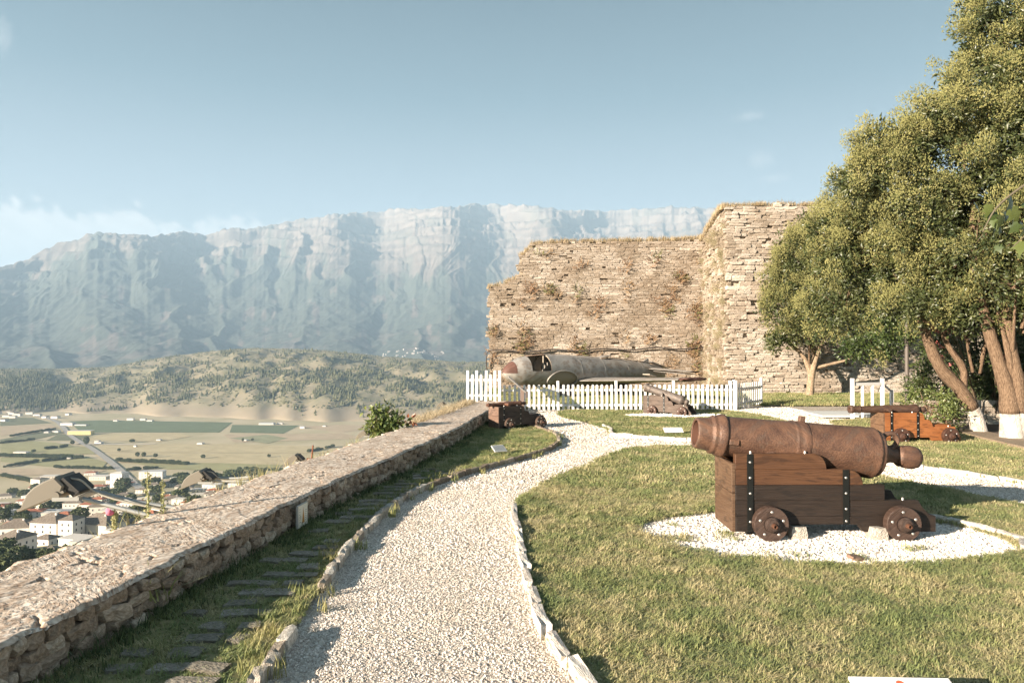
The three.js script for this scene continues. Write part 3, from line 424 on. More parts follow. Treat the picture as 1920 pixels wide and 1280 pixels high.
function cannon(label, pos, turn, o) {
  const c = thing('cannon', label, 'cannon', pos, turn), { W, T, planks, wheels, straps, wr = 0.145, wt = 0.075 } = o;
  for (const side of [1, -1]) planks.forEach((pl, i) => {
    const g = boxUV(plankShape(pl.pts, T), 0.9); const uv = g.attributes.uv; for (let k = 0; k < uv.count; k++) uv.setXY(k, uv.getX(k) * 0.8 + i * 0.37 + (side < 0 ? 0.5 : 0), uv.getY(k) * 1.6 + i * 0.21);
    const m = mesh('plank', g, o.wood[pl.tone ?? 0], c); m.position.z = side * (W / 2 - T / 2) - side * (i % 2) * 0.003;
  });
  for (const [y0, y1] of o.front) { const g = box(0.05, y1 - y0 - 0.004, W - 2 * T + 0.02, -0.0, (y0 + y1) / 2, 0); const m = mesh('front_plank', g, o.wood[o.frontTone ?? 0], c); m.position.x = 0.03 - (o.frontProud ?? 0); }
  if (o.frontCover) for (const [y0, y1] of o.frontCover) mesh('front_plank', boxUV(new RoundedBoxGeometry(0.03, y1 - y0 - 0.003, W, 1, 0.004).translate(-0.016, (y0 + y1) / 2, 0), 1), o.wood[o.frontTone ?? 0], c);
  mesh('bed', box(o.bed[1] - o.bed[0], 0.05, W - 2 * T, (o.bed[0] + o.bed[1]) / 2, o.bed[2], 0), o.wood[0], c);
  for (const w of wheels) mesh('axle', box(0.09, 0.07, W + 0.04, w, wr + 0.005, 0), o.wood[0], c);
  for (const side of [1, -1]) for (const w of wheels) {
    const g = new THREE.LatheGeometry([[0, 0], [wr * 0.985, 0], [wr, 0.006], [wr, wt - 0.008], [wr * 0.97, wt], [0, wt]].map(([a, b]) => new THREE.Vector2(Math.max(a, 0.0005), b)), 36).rotateX(Math.PI / 2);
    { const p = g.attributes.position, uv = g.attributes.uv; for (let i = 0; i < p.count; i++) uv.setXY(i, (p.getX(i) * 0.8 + p.getY(i) * 0.6) * 1.5, (p.getY(i) * 0.8 - p.getX(i) * 0.6) * 1.5); }
    const m = mesh('wheel', g.toNonIndexed(), o.wheelMat, c); m.geometry.computeVertexNormals(); m.position.set(w, wr, side > 0 ? W / 2 + 0.02 : -W / 2 - 0.02 - wt);
    const f = side > 0 ? wt : 0, s = side;
    const hub = mesh('hub', new THREE.LatheGeometry([[0, 0], [wr * 0.46, 0], [wr * 0.44, 0.03], [wr * 0.33, 0.036], [wr * 0.31, 0.05], [0, 0.05]].map(([a, b]) => new THREE.Vector2(Math.max(a, 0.0005), b)), 24).rotateX(s * Math.PI / 2), o.wheelMat, m); hub.position.z = f;
    const ax = mesh('axle_end', new THREE.LatheGeometry([[wr * 0.07, 0.04], [wr * 0.07, 0.09], [wr * 0.14, 0.09], [wr * 0.15, 0.04]].map(([a, b]) => new THREE.Vector2(a, b)), 14).rotateX(s * Math.PI / 2), o.tipMat, m); ax.position.z = f;
    for (let k = 0; k < 5; k++) { const a = 0.3 + k * 1.2566 + (w > wheels[0] ? 0.12 : 0); stud(m, Math.cos(a) * wr * 0.7, Math.sin(a) * wr * 0.7, f, wr * 0.085, s); }
  }
  for (const side of [1, -1]) for (const [x, y0, y1, studs] of straps) { const m = mesh('strap', box(0.05 * (o.strapW ?? 1), y1 - y0, 0.008, x, (y0 + y1) / 2, 0), ironMat, c); m.position.z = side * (W / 2 + 0.004); for (const y of studs) stud(m, x, y, side * 0.004, 0.011 * (o.strapW ?? 1), side); }
  const b = o.barrel, bar = mesh('barrel', latheX(b.profile, 48), b.mat, c); bar.position.set(...b.at); bar.rotation.z = b.tilt;
  mesh('bore', latheX([[b.profile[0][0] + 0.002, b.bore + 0.003], [b.profile[0][0] + 0.5, b.bore * 0.95], [b.profile[0][0] + 0.5, 0]], 24), boreMat, bar);
  mesh('knob', latheX(b.knob, 28), b.mat, bar);
  const tr = mesh('trunnion', new THREE.CylinderGeometry(b.trunnion[1], b.trunnion[1], b.trunnion[2], 20).rotateX(Math.PI / 2), b.mat, bar); tr.position.set(b.trunnion[0], b.trunnion[3] ?? 0, 0);
  if (b.lug) mesh('sight_lug', boxUV(new RoundedBoxGeometry(...b.lug[1], 1, 0.006).translate(...b.lug[0])), b.mat, bar);
  if (b.ring) { const rg = mesh('breech_ring', new THREE.TorusGeometry(b.ring[2], b.ring[3], 14, 36), b.mat, bar); rg.position.set(b.ring[0], b.ring[1], 0); rg.scale.z = 1.5; }
  if (b.block) mesh('vent_block', boxUV(new RoundedBoxGeometry(...b.block[1], 1, 0.006).translate(...b.block[0])), b.mat, bar);
  for (const [x, y] of o.caps ?? []) for (const side of [1, -1]) { const m = mesh('bolt_head', new THREE.CylinderGeometry(0.01, 0.012, 0.02, 8), studMat, c); m.position.set(x, y + 0.01, side * (W / 2 - T / 2)); }
  return c;
}
const cove = (x0, y0, x1, y1, n = 6, hollow = false) => Array.from({ length: n + 1 }, (_, i) => { const a = i / n * Math.PI / 2; return hollow ? [x1 + (x0 - x1) * Math.cos(a), y0 + (y1 - y0) * (Math.sin(a))] : [x0 + (x1 - x0) * Math.sin(a), y1 + (y0 - y1) * Math.cos(a)]; });
// outline of a plank: along the bottom from the front, then the shaped rear end, then back along the top
const plank = (y0, y1, xb, xt, cut, tone) => ({ pts: [[0, y0], ...(cut ?? []), [xb, y0], ...(xt !== xb ? cove(xt, y1, xb, y0).reverse().slice(1) : [[xt, y1]]), [0, y1]], tone });

{ // the nearest cannon
  const b = 0.062, h = 0.133, y = (k) => b + h * k;
  const low = wood([0.026, 0.0165, 0.0115]), high = wood([0.105, 0.048, 0.021]), pale = wood([0.14, 0.085, 0.05]), m = rust([0.175, 0.108, 0.078]);
  const planks = [
    { pts: [[0, b], [0.16, b], [0.36, b], [0.42, b + 0.062], [1.03, b + 0.062], [1.06, b + 0.05], [1.1, b], [1.717, b], [1.717, y(1)], [0, y(1)]], tone: 0 },
    { pts: [[0, y(1)], [1.717, y(1)], [1.66, y(1) + 0.02], [1.61, y(1) + 0.07], [1.572, y(2)], [0, y(2)]], tone: 0 },
    plank(y(2), y(3), 1.281, 1.281, null, 0), plank(y(3), y(4), 1.098, 0.968, null, 1), plank(y(4), y(5), 0.784, 0.685, null, 1)];
  const at = [1.917, 0, -6.21], W = 0.5;
  const k = Math.tan(0.1143), prof = [[-0.005, 0.11], [-0.012, 0.114], [-0.012, 0.13], [0.0, 0.137], [0.03, 0.14], [0.1, 0.146], [0.118, 0.152], [0.122, 0.166], [0.14, 0.172], [0.155, 0.166], [0.165, 0.176], [0.195, 0.186], [0.215, 0.192], [0.232, 0.192], [0.238, 0.182], [0.243, 0.176], [0.35, 0.178], [0.6, 0.188], [0.825, 0.198], [0.832, 0.206], [0.85, 0.208], [0.868, 0.203], [0.885, 0.206], [0.91, 0.212], [0.945, 0.213], [0.952, 0.204], [1.1, 0.207], [1.3, 0.214], [1.42, 0.219], [1.425, 0.224], [1.44, 0.221], [1.455, 0.225], [1.47, 0.222], [1.485, 0.226], [1.5, 0.222], [1.545, 0.228], [1.56, 0.229], [1.568, 0.222], [1.575, 0.214], [1.6, 0.212], [1.615, 0.205], [1.64, 0.16], [1.67, 0.105], [1.7, 0.082], [1.75, 0.066], [1.83, 0.068]];
  cannon('big rust brown cannon on dark timber carriage, nearest on the gravel bed', at, 0, {
    W, T: 0.062, planks, wood: [low, high, pale], wheels: [0.275, 1.395], wr: 0.147, strapW: 1, frontTone: 2, front: [[0.3, 0.6]], frontCover: [[b, b + 0.33], [b + 0.33, b + 0.585]], bed: [0.05, 1.28, 0.36], wheelMat: wood([0.075, 0.047, 0.036], 0.6), tipMat: rust([0.2, 0.1, 0.06]),
    straps: [[0.124, b, y(5), [y(0.95) - 0.04, y(1.47), y(2.47), y(3.47), y(4.47)]], [0.945, b + 0.065, y(4), [y(0.7), y(1.48), y(2.48), y(3.48)]]],
    caps: [[0.14, y(5)], [0.61, y(5)], [1.45, y(2)]],
    barrel: { at: [-0.27, 0.88, 0], tilt: -0.1143, profile: prof, bore: 0.11, mat: m, knob: [[1.79, 0.06], [1.805, 0.082], [1.825, 0.094], [1.835, 0.088], [1.86, 0.098], [1.91, 0.104], [1.955, 0.1], [1.965, 0.093], [1.985, 0.09], [1.992, 0.074], [2.005, 0.066], [2.008, 0]], trunnion: [0.62, 0.05, 0.38, -0.12], lug: [[0.925, 0.225, 0], [0.05, 0.06, 0.05]], ring: [1.73, 0.128, 0.064, 0.021], block: [[0.29, -0.03, 0.165], [0.085, 0.05, 0.05]] },
  });
  const wd = stoneMats([[0.62, 0.59, 0.54]]); for (const [x, z] of [[2.45, -5.98], [3.12, -5.95]]) { const s = tag(mesh('chock_stone', STONES[3], wd[0]), x < 3 ? 'pale stone wedged behind the front wheel of the nearest cannon' : 'pale stone wedged before the rear wheel of the nearest cannon', 'stone'); s.position.set(x, 0.05, z); s.scale.set(0.13, 0.12, 0.12); }
  const chip = tag(mesh('bark_chip', ROUGH[2], std([0.22, 0.14, 0.1], 0.9)), 'brown chip lying on the white gravel before the nearest cannon', 'chip'); chip.position.set(2.63, 0.03, -5.33); chip.rotation.set(0.2, 0.3, -0.25); chip.scale.set(0.13, 0.025, 0.07);
}
// a smaller naval carriage, shared by the three cannons farther off
function smallCannon(label, pos, turn, s, tones, barrel, wheelCol) {
  const b = 0.05, h = 0.122, y = (k) => b + h * k;
  const planks = [
    { pts: [[0, b], [0.34, b], [0.4, b + 0.055], [0.8, b + 0.055], [0.84, b], [1.35, b], [1.35, y(0.62)], [1.3, y(1)], [0, y(1)]], tone: 0 },
    { pts: [[0, y(1)], [1.3, y(1)], [1.265, y(1.3)], [1.25, y(2)], [0.85, y(2)], [0, y(2)]], tone: 0 }, plank(y(2), y(3), 0.85, 0.76, null, 0), plank(y(3), y(4), 0.71, 0.64, null, 0)];
  const c = cannon(label, pos, turn, { W: 0.42, T: 0.055, planks, wood: tones, wheels: [0.255, 1.12], wr: 0.14, front: [[0.25, 0.45]], frontCover: [[b, b + 0.13], [b + 0.13, b + 0.27], [b + 0.27, b + 0.41], [b + 0.41, b + 0.485]], frontTone: 1, bed: [0.05, 1.2, 0.3], wheelMat: wheelCol, tipMat: rust([0.12, 0.06, 0.04]), strapW: 0.85,
    straps: [[0.12, b, y(4), [y(0.5), y(1.5), y(2.5), y(3.6)]], [0.585, b + 0.06, y(4), [y(0.7), y(1.6), y(2.5), y(3.6)]]], caps: [[0.14, y(4)], [0.5, y(4)], [1.14, y(2)]], barrel });
  c.scale.setScalar(s); return c;
}
const gun = (L, r0, r1, at, tilt, mat, tr = 0.5) => ({ at, tilt, mat, bore: r0 * 0.55, profile: [[0, r0 * 0.6], [-0.004, r0 * 0.65], [-0.004, r0 * 1.15], [0.02, r0 * 1.3], [0.055, r0 * 1.25], [0.08, r0 * 1.02], [0.16, r0], [0.165, r0 * 1.16], [0.185, r0 * 1.16], [0.19, r0], [L * 0.5, lerp(r0, r1, 0.55)], [L * 0.505, lerp(r0, r1, 0.75)], [L * 0.55, lerp(r0, r1, 0.75)], [L * 0.8, r1 * 0.96], [L * 0.9, r1], [L * 0.93, r1 * 1.1], [L * 0.97, r1 * 1.1], [L, r1 * 0.7], [L + 0.03, r1 * 0.42]], knob: [[L, r1 * 0.4], [L + 0.03, r1 * 0.35], [L + 0.045, r1 * 0.6], [L + 0.09, r1 * 0.66], [L + 0.125, r1 * 0.5], [L + 0.135, 0]], trunnion: [L * tr, 0.035, 0.4, 0] });
smallCannon('small cannon on bright orange timber carriage near the leaning tree trunk', [6.52, 0, -12.35], 0.02, 1, [wood([0.33, 0.125, 0.04]), wood([0.2, 0.12, 0.07])], gun(1.24, 0.058, 0.085, [-0.52, 0.585, 0], -0.005, rust([0.12, 0.075, 0.055])), wood([0.085, 0.04, 0.026]));
smallCannon('grey brown cannon with raised muzzle on the lawn before the picket fence', [3.48, 0, -17.85], -0.62, 0.92, [wood([0.125, 0.09, 0.07]), wood([0.12, 0.085, 0.065])], gun(1.18, 0.1, 0.125, [-0.05, 0.76, 0], -0.3, rust([0.19, 0.175, 0.165])), wood([0.10, 0.055, 0.04]));
smallCannon('dark timbered cannon in shade at the end of the parapet', [-0.36, 0, -14.3], 0.6, 0.9, [wood([0.075, 0.052, 0.042]), wood([0.22, 0.145, 0.11])], gun(0.95, 0.036, 0.06, [-0.2, 0.575, 0], 0.0, rust([0.22, 0.12, 0.085])), wood([0.09, 0.06, 0.045]));

// ---------------------------------------------------------------- wrecked jet aircraft
{
  const N = [-0.3, 0, -22.4], dir = Math.atan2(4.4, 6.3);   // nose position; the tail lies to the right and farther off
  const jet = thing('wrecked_aircraft', 'wrecked bare metal jet fuselage with broken wing behind the picket fence', 'aircraft', N, dir);
  const skinTex = tex(512, (u, v) => { const a = clamp(0.5 + tfbm(u, v, 5, 5, 3), 0, 1), st = smoothstep(tfbm(u, v * 0.999, 9, 4, 12), 0.1, 0.45); return mix3(mix3([0.66, 0.64, 0.62], [1, 0.98, 0.95], a), [0.55, 0.42, 0.32], st * 0.55); });
  const skin = std([0.42, 0.4, 0.375], 0.42, { map: skinTex, metalness: 0.15, side: THREE.DoubleSide }), belly = skin, red = std([0.14, 0.068, 0.052], 0.7, { map: skinTex }), dark = skin, inner = std([0.34, 0.29, 0.23], 0.8, { side: THREE.DoubleSide }), strip = std([0.4, 0.34, 0.27], 0.6, { side: THREE.DoubleSide });
  // stations along the body: [distance, half height, half width, centre height]
  const ST = [[0, 0.02, 0.02, 0.93], [0.04, 0.12, 0.12, 0.93], [0.14, 0.22, 0.21, 0.94], [0.32, 0.33, 0.32, 0.95], [0.6, 0.44, 0.42, 0.97], [0.95, 0.51, 0.48, 0.98], [1.6, 0.56, 0.54, 0.98], [2.4, 0.56, 0.56, 0.96], [3.4, 0.54, 0.56, 0.93], [4.6, 0.49, 0.5, 0.9], [5.6, 0.44, 0.44, 0.86], [6.5, 0.37, 0.37, 0.82], [7.15, 0.3, 0.3, 0.78]];
  const at = (t, i) => table(ST.map((s) => [s[0], s[i]]), t);
  const ring = (t, a, off = 0) => [t, at(t, 3) + Math.sin(a) * (at(t, 1) + off), Math.cos(a) * (at(t, 2) + off)];
  const hull = (t0, t1, a0, a1, nu, nv, keep, off = 0) => {
    const g = gridMesh(nu, nv, (u, v) => ring(lerp(t0, t1, u), lerp(a0, a1, v), off)); const idx = [];
    const src = g.index.array; for (let q = 0; q < src.length; q += 6) { const k = q / 6, u = (k % nu + 0.5) / nu, v = (Math.floor(k / nu) + 0.5) / nv; if (!keep || keep(lerp(t0, t1, u), lerp(a0, a1, v))) for (let j = 0; j < 6; j++) idx.push(src[q + j]); }
    g.setIndex(idx); const uv = new Float32Array((nu + 1) * (nv + 1) * 2); for (let j = 0, k = 0; j <= nv; j++) for (let i = 0; i <= nu; i++, k += 2) { uv[k] = lerp(t0, t1, i / nu) * 0.5; uv[k + 1] = lerp(a0, a1, j / nv) * 0.3; } g.setAttribute('uv', new THREE.BufferAttribute(uv, 2)); g.computeVertexNormals(); return g;
  };
  const PI = Math.PI;
  mesh('nose_cone', hull(0, 0.36, -0.1, PI + 0.1, 10, 24), red, jet);
  mesh('nose_underside', hull(0, 0.36, PI + 0.1, 2 * PI - 0.1, 10, 20), skin, jet);
  mesh('nose_ring', hull(0.36, 0.86, 0, 2 * PI, 8, 40), skin, jet);
  mesh('lower_skin', hull(0.86, 1.75, PI * 1.0, 2 * PI + 0.0, 12, 24), belly, jet);
  mesh('top_strip', hull(0.86, 1.75, PI / 2 - 0.28, PI / 2 + 0.3, 10, 8), std([0.3, 0.2, 0.14], 0.7, { side: THREE.DoubleSide }), jet);
  mesh('far_frame', hull(0.86, 1.7, PI * 0.62, PI * 0.7, 10, 3), inner, jet);
  const scoop = (t, a) => { const aa = ((a + 0.62 + PI) % (2 * PI)) - PI; return ((t - 2.12) / 0.62) ** 2 + (aa / 0.62) ** 2 < 1; };
  const ov = (t, a) => { const aa = ((a + PI * 3) % (2 * PI)) - PI; const top = t > 4.0 && t < 4.55 && Math.abs(aa - PI / 2) < 0.5; return !scoop(t, aa) && !top; };
  mesh('fuselage', hull(1.6, 7.15, -PI / 2, PI * 1.5, 150, 120, ov), skin, jet);
  mesh('inner_skin', hull(1.62, 7.1, -PI / 2, PI * 1.5, 24, 30, null, -0.05), inner, jet);
  mesh('far_skin', hull(1.15, 1.75, PI * 0.5, PI, 8, 14, null, -0.01), inner, jet);
  for (const t of [1.64]) { const g = gridMesh(30, 1, (u, v) => { const p = ring(t, lerp(-0.1, PI + 0.1, u), v ? -0.01 : -0.05); return p; }); mesh('bulkhead_frame', g, strip, jet); }
  mesh('bulkhead', new THREE.CircleGeometry(0.5, 24).rotateY(-PI / 2).translate(1.95, 0.98, 0), dark, jet);
  mesh('stringer', merge([box(0.03, 0.85, 0.04, 1.5, 1.05, 0.2), box(0.3, 0.03, 0.3, 1.45, 0.95, 0.1), box(0.14, 0.3, 0.05, 1.35, 0.8, 0.3)]), strip, jet);
  // intake: a deep oval mouth with a rim
  const rimPts = []; for (let i = 0; i <= 36; i++) { const w = i / 36 * 2 * PI; rimPts.push([2.12 + Math.cos(w) * 0.63, -0.62 + Math.sin(w) * 0.63]); }
  mesh('intake_rim', tube(rimPts.map(([t, a]) => ring(t, a, 0.012)), [0.026], 6, false), skin, jet);
  mesh('intake_duct', gridMesh(36, 6, (u, v) => { const w = u * 2 * PI, k = 1 - v * 0.18; const p = ring(2.12 + v * 0.28 + Math.cos(w) * 0.62 * k, -0.62 + Math.sin(w) * 0.62 * k, 0); return [p[0], p[1], p[2] - v * 0.6]; }), skin, jet);
  mesh('intake_back', new THREE.CircleGeometry(0.5, 24).scale(1, 0.7, 1).translate(2.6, 0.68, -0.1), dark, jet);
  mesh('intake_vane', box(0.03, 0.62, 0.1, 2.36, 0.72, 0.24), skin, jet);
  for (const t of [2.9, 4.0, 5.2, 6.0]) mesh('panel_seam', (() => { const g = new THREE.BufferGeometry(); const q = []; for (let i = 0; i <= 40; i++) q.push(ring(t, lerp(-1.2, PI + 1.2, i / 40), 0.0015)); return tube(q, [0.005], 4); })(), dark, jet);
  mesh('spine_ridge', hull(4.5, 6.6, PI / 2 - 0.22, PI / 2 + 0.22, 20, 6, null, 0.035), std([0.26, 0.17, 0.12], 0.7, { side: THREE.DoubleSide }), jet);
  mesh('hatch', boxUV(new THREE.BoxGeometry(0.5, 0.02, 0.42).rotateZ(0.18).translate(4.3, 1.44, 0.02)), dark, jet);
  mesh('fin_stub', boxUV(plankShape([[6.05, 1.1], [6.75, 1.05], [6.62, 1.38]], 0.06)), skin, jet);
  mesh('tail_pipe', latheX([[7.1, 0.29], [7.3, 0.27], [7.32, 0.24], [7.1, 0.2]], 24).translate(0, 0.78, 0), dark, jet);
  mesh('torn_panel', boxUV(new THREE.BoxGeometry(0.9, 0.015, 0.3).rotateZ(-0.28).translate(7.05, 1.12, 0.1)), dark, jet);
  // wing and tailplane towards the camera, thin lens sections
  const foil = (r0, r1, c0, c1, th, y0, y1, sweep) => { const g = gridMesh(24, 16, (u, v) => { const s = v, ch = lerp(c0, c1, s), w = u * 2 * PI, x = (Math.cos(w) + 1) / 2; return [r0[0] + (r1[0] - r0[0]) * s + x * ch, lerp(y0, y1, s) + Math.sin(w) * th * lerp(1, 0.55, s) * (0.25 + Math.sin(Math.min(1, x + 0.1) * PI) * 0.75), lerp(r0[1], r1[1], s)]; }); return boxUV(g, 0.5); };
  const smoothFoil = (...a) => { const g = foil(...a); g.deleteAttribute('normal'); const m = mergeVertices(g, 1e-4); m.computeVertexNormals(); return m; };
  mesh('wing', smoothFoil([2.75, 0.45], [3.1, 4.6], 2.0, 1.2, 0.11, 0.62, 0.78), skin, jet);
  mesh('far_wing', smoothFoil([2.75, -0.45], [3.1, -1.6], 2.0, 1.8, 0.11, 0.62, 0.66), skin, jet);
  mesh('broken_wing_tip', (() => { const g = ROUGH[1].clone(); g.scale(0.9, 0.08, 0.4); g.translate(3.6, 0.8, 4.72); return g; })(), red, jet);
  mesh('wing_flap', boxUV(new RoundedBoxGeometry(0.34, 0.03, 0.3, 1, 0.006).rotateZ(-0.2).translate(3.3, 0.88, 3.3)), strip, jet);
  mesh('tailplane', smoothFoil([6.3, 0.2], [6.55, 2.1], 0.85, 0.55, 0.05, 0.98, 0.9), skin, jet);
  mesh('tailplane_underside', boxUV(new THREE.BoxGeometry(0.6, 0.012, 1.5).rotateX(0.05).translate(6.75, 0.86, 1.2)), dark, jet);
  mesh('cradle', merge([box(0.2, 0.5, 0.7, 2.6, 0.2, 0), box(0.2, 0.46, 0.6, 5.2, 0.2, 0), box(0.18, 0.5, 0.4, 0.9, 0.22, 0)]), std([0.12, 0.09, 0.075], 0.9), jet);
  { // faded stencilled figures
    const c = document.createElement('canvas'); c.width = 512; c.height = 256; const x = c.getContext('2d'); x.clearRect(0, 0, 512, 256); x.font = 'bold 200px sans-serif'; x.lineWidth = 7; x.strokeStyle = 'rgba(70,66,62,0.75)'; x.textAlign = 'center'; x.textBaseline = 'middle'; x.strokeText('1180', 256, 134);
    const t = new THREE.CanvasTexture(c); t.colorSpace = THREE.SRGBColorSpace; const g = gridMesh(10, 8, (u, v) => ring(2.55 + u * 0.95, 1.15 - (1 - v) * 0.62, 0.004)); const uv = []; for (let j = 0; j <= 8; j++) for (let i = 0; i <= 10; i++) uv.push(i / 10, j / 8); g.setAttribute('uv', new THREE.Float32BufferAttribute(uv, 2));
    mesh('stencil', g, new THREE.MeshStandardMaterial({ map: t, transparent: true, roughness: 0.7, side: THREE.DoubleSide }), jet);
  }
}

// ---------------------------------------------------------------- white picket fence, gate and railing
const whitePaint = std([0.76, 0.75, 0.73], 0.6), dirtTex = tex(128, (u, v) => mix3([0.82, 0.78, 0.72], [1, 1, 1], clamp(0.7 + tfbm(u, v, 5, 4, 6), 0, 1))), whites = [[0.78, 0.77, 0.75], [0.72, 0.7, 0.67], [0.8, 0.79, 0.77]].map((c) => std(c, 0.6, { map: dirtTex })), postGeo = box(0.07, 0.86, 0.07, 0, 0.43, 0, 0.008);
const picketGeo = (() => { const s = new THREE.Shape(); s.moveTo(-0.033, 0); s.lineTo(0.033, 0); s.lineTo(0.033, 0.7); s.absarc(0, 0.7, 0.033, 0, Math.PI, false); s.lineTo(-0.033, 0); return new THREE.ExtrudeGeometry(s, { depth: 0.018, bevelEnabled: false, curveSegments: 5 }); })();
function fence(label, a, b, n, y, every, tall = 1) {
  const dx = b[0] - a[0], dz = b[1] - a[1], L = Math.hypot(dx, dz), f = thing('picket_fence', label, 'fence', [a[0], y, a[1]], Math.atan2(-dz, dx)), r = rng(n * 7);
  for (const h of [0.15, 0.56]) mesh('rail', box(L, 0.06, 0.03, L / 2, h * tall, -0.035), whitePaint, f);
  for (let i = 0; i <= n; i++) { const x = i / n * L, p = i % every === 0 || i === n; const m = mesh(p ? 'post' : 'picket', p ? postGeo : picketGeo, p ? whitePaint : whites[Math.floor(r() * 3)], f); m.position.set(x, p ? -0.02 : 0.03 + (r() - 0.5) * 0.012, p ? -0.04 : -0.014); m.rotation.z = (r() - 0.5) * 0.035; m.scale.y = tall * (p ? 0.97 : 0.93); }
}
fence('long run of white picket fence in front of the aircraft', [-0.33, -18.85], [6.2, -19.2], 49, 0, 12);
fence('short white picket fence standing on the far end of the parapet', [-1.18, -18.4], [-0.33, -18.4], 7, 0.3, 2);
fence('white picket side fence with shadows at the right end by the bastion', [6.2, -19.24], [7.55, -20.9], 14, 0.02, 14);
{
  const rl = thing('handrail', 'white timber handrail on the low deck behind the orange cannon', 'railing', [8.05, 0, -16.4], 0), post = (x, z, h) => mesh('post', box(0.075, h, 0.075, x, h / 2, z, 0.008), whitePaint, rl);
  post(0, 0, 0.98); post(0.87, -0.3, 0.97); post(1.23, -0.55, 0.68); for (const k of [0.33, 0.66]) mesh('baluster', box(0.045, 0.82, 0.045, 0.87 * k, 0.41, -0.3 * k), whitePaint, rl);
  mesh('top_rail', new THREE.BoxGeometry(0.85, 0.07, 0.05).rotateY(Math.atan2(0.3, 0.87)).translate(0.435, 0.84, -0.15), whitePaint, rl); mesh('sloping_rail', tube([[0.87, 0.84, -0.3], [1.05, 0.74, -0.42], [1.23, 0.63, -0.55]], [0.032], 4), whitePaint, rl); mesh('far_rail', tube([[2.6, 0.5, -2.3], [3.0, 0.34, -2.2], [3.4, 0.16, -2.1]], [0.035], 4), whitePaint, rl);
  const dk = thing('deck', 'low pale timber deck below the white handrail', 'deck', [7.7, 0, -17.3]); for (let i = 0; i < 9; i++) mesh('board', box(1.5, 0.05, 0.13, 0.5, 0.06, -0.55 + i * 0.14), std([0.55, 0.56, 0.55], 0.8), dk);
}

// ---------------------------------------------------------------- signs
const bronze = std([0.09, 0.065, 0.05], 0.6), boardWhite = std([0.78, 0.77, 0.74], 0.5);
function textPanel(w, h, draw) { const c = document.createElement('canvas'); c.width = 512; c.height = Math.round(512 * h / w); const x = c.getContext('2d'); draw(x, c.width, c.height); const t = new THREE.CanvasTexture(c); t.colorSpace = THREE.SRGBColorSpace; return new THREE.MeshStandardMaterial({ map: t, roughness: 0.5 }); }
const lines = (x, w, y0, n, dy, c) => { x.fillStyle = c; const r = rng(n * 3 + 1); for (let i = 0; i < n; i++) for (let p = 0.08 * w; p < 0.88 * w;) { const l = w * (0.02 + r() * 0.05); x.fillRect(p, y0 + i * dy, Math.min(l, w * 0.9 - p), dy * 0.34); p += l + w * 0.012; } };
function plate(parent, name, w, h, mat, t = 0.012) { const g = new THREE.PlaneGeometry(w, h).rotateX(-Math.PI / 2).translate(0, t / 2 + 0.002, 0); const b = mesh('board', box(w + 0.012, t, h + 0.012, 0, 0, 0), boardWhite, parent); mesh(name, g, mat, b); return b; }
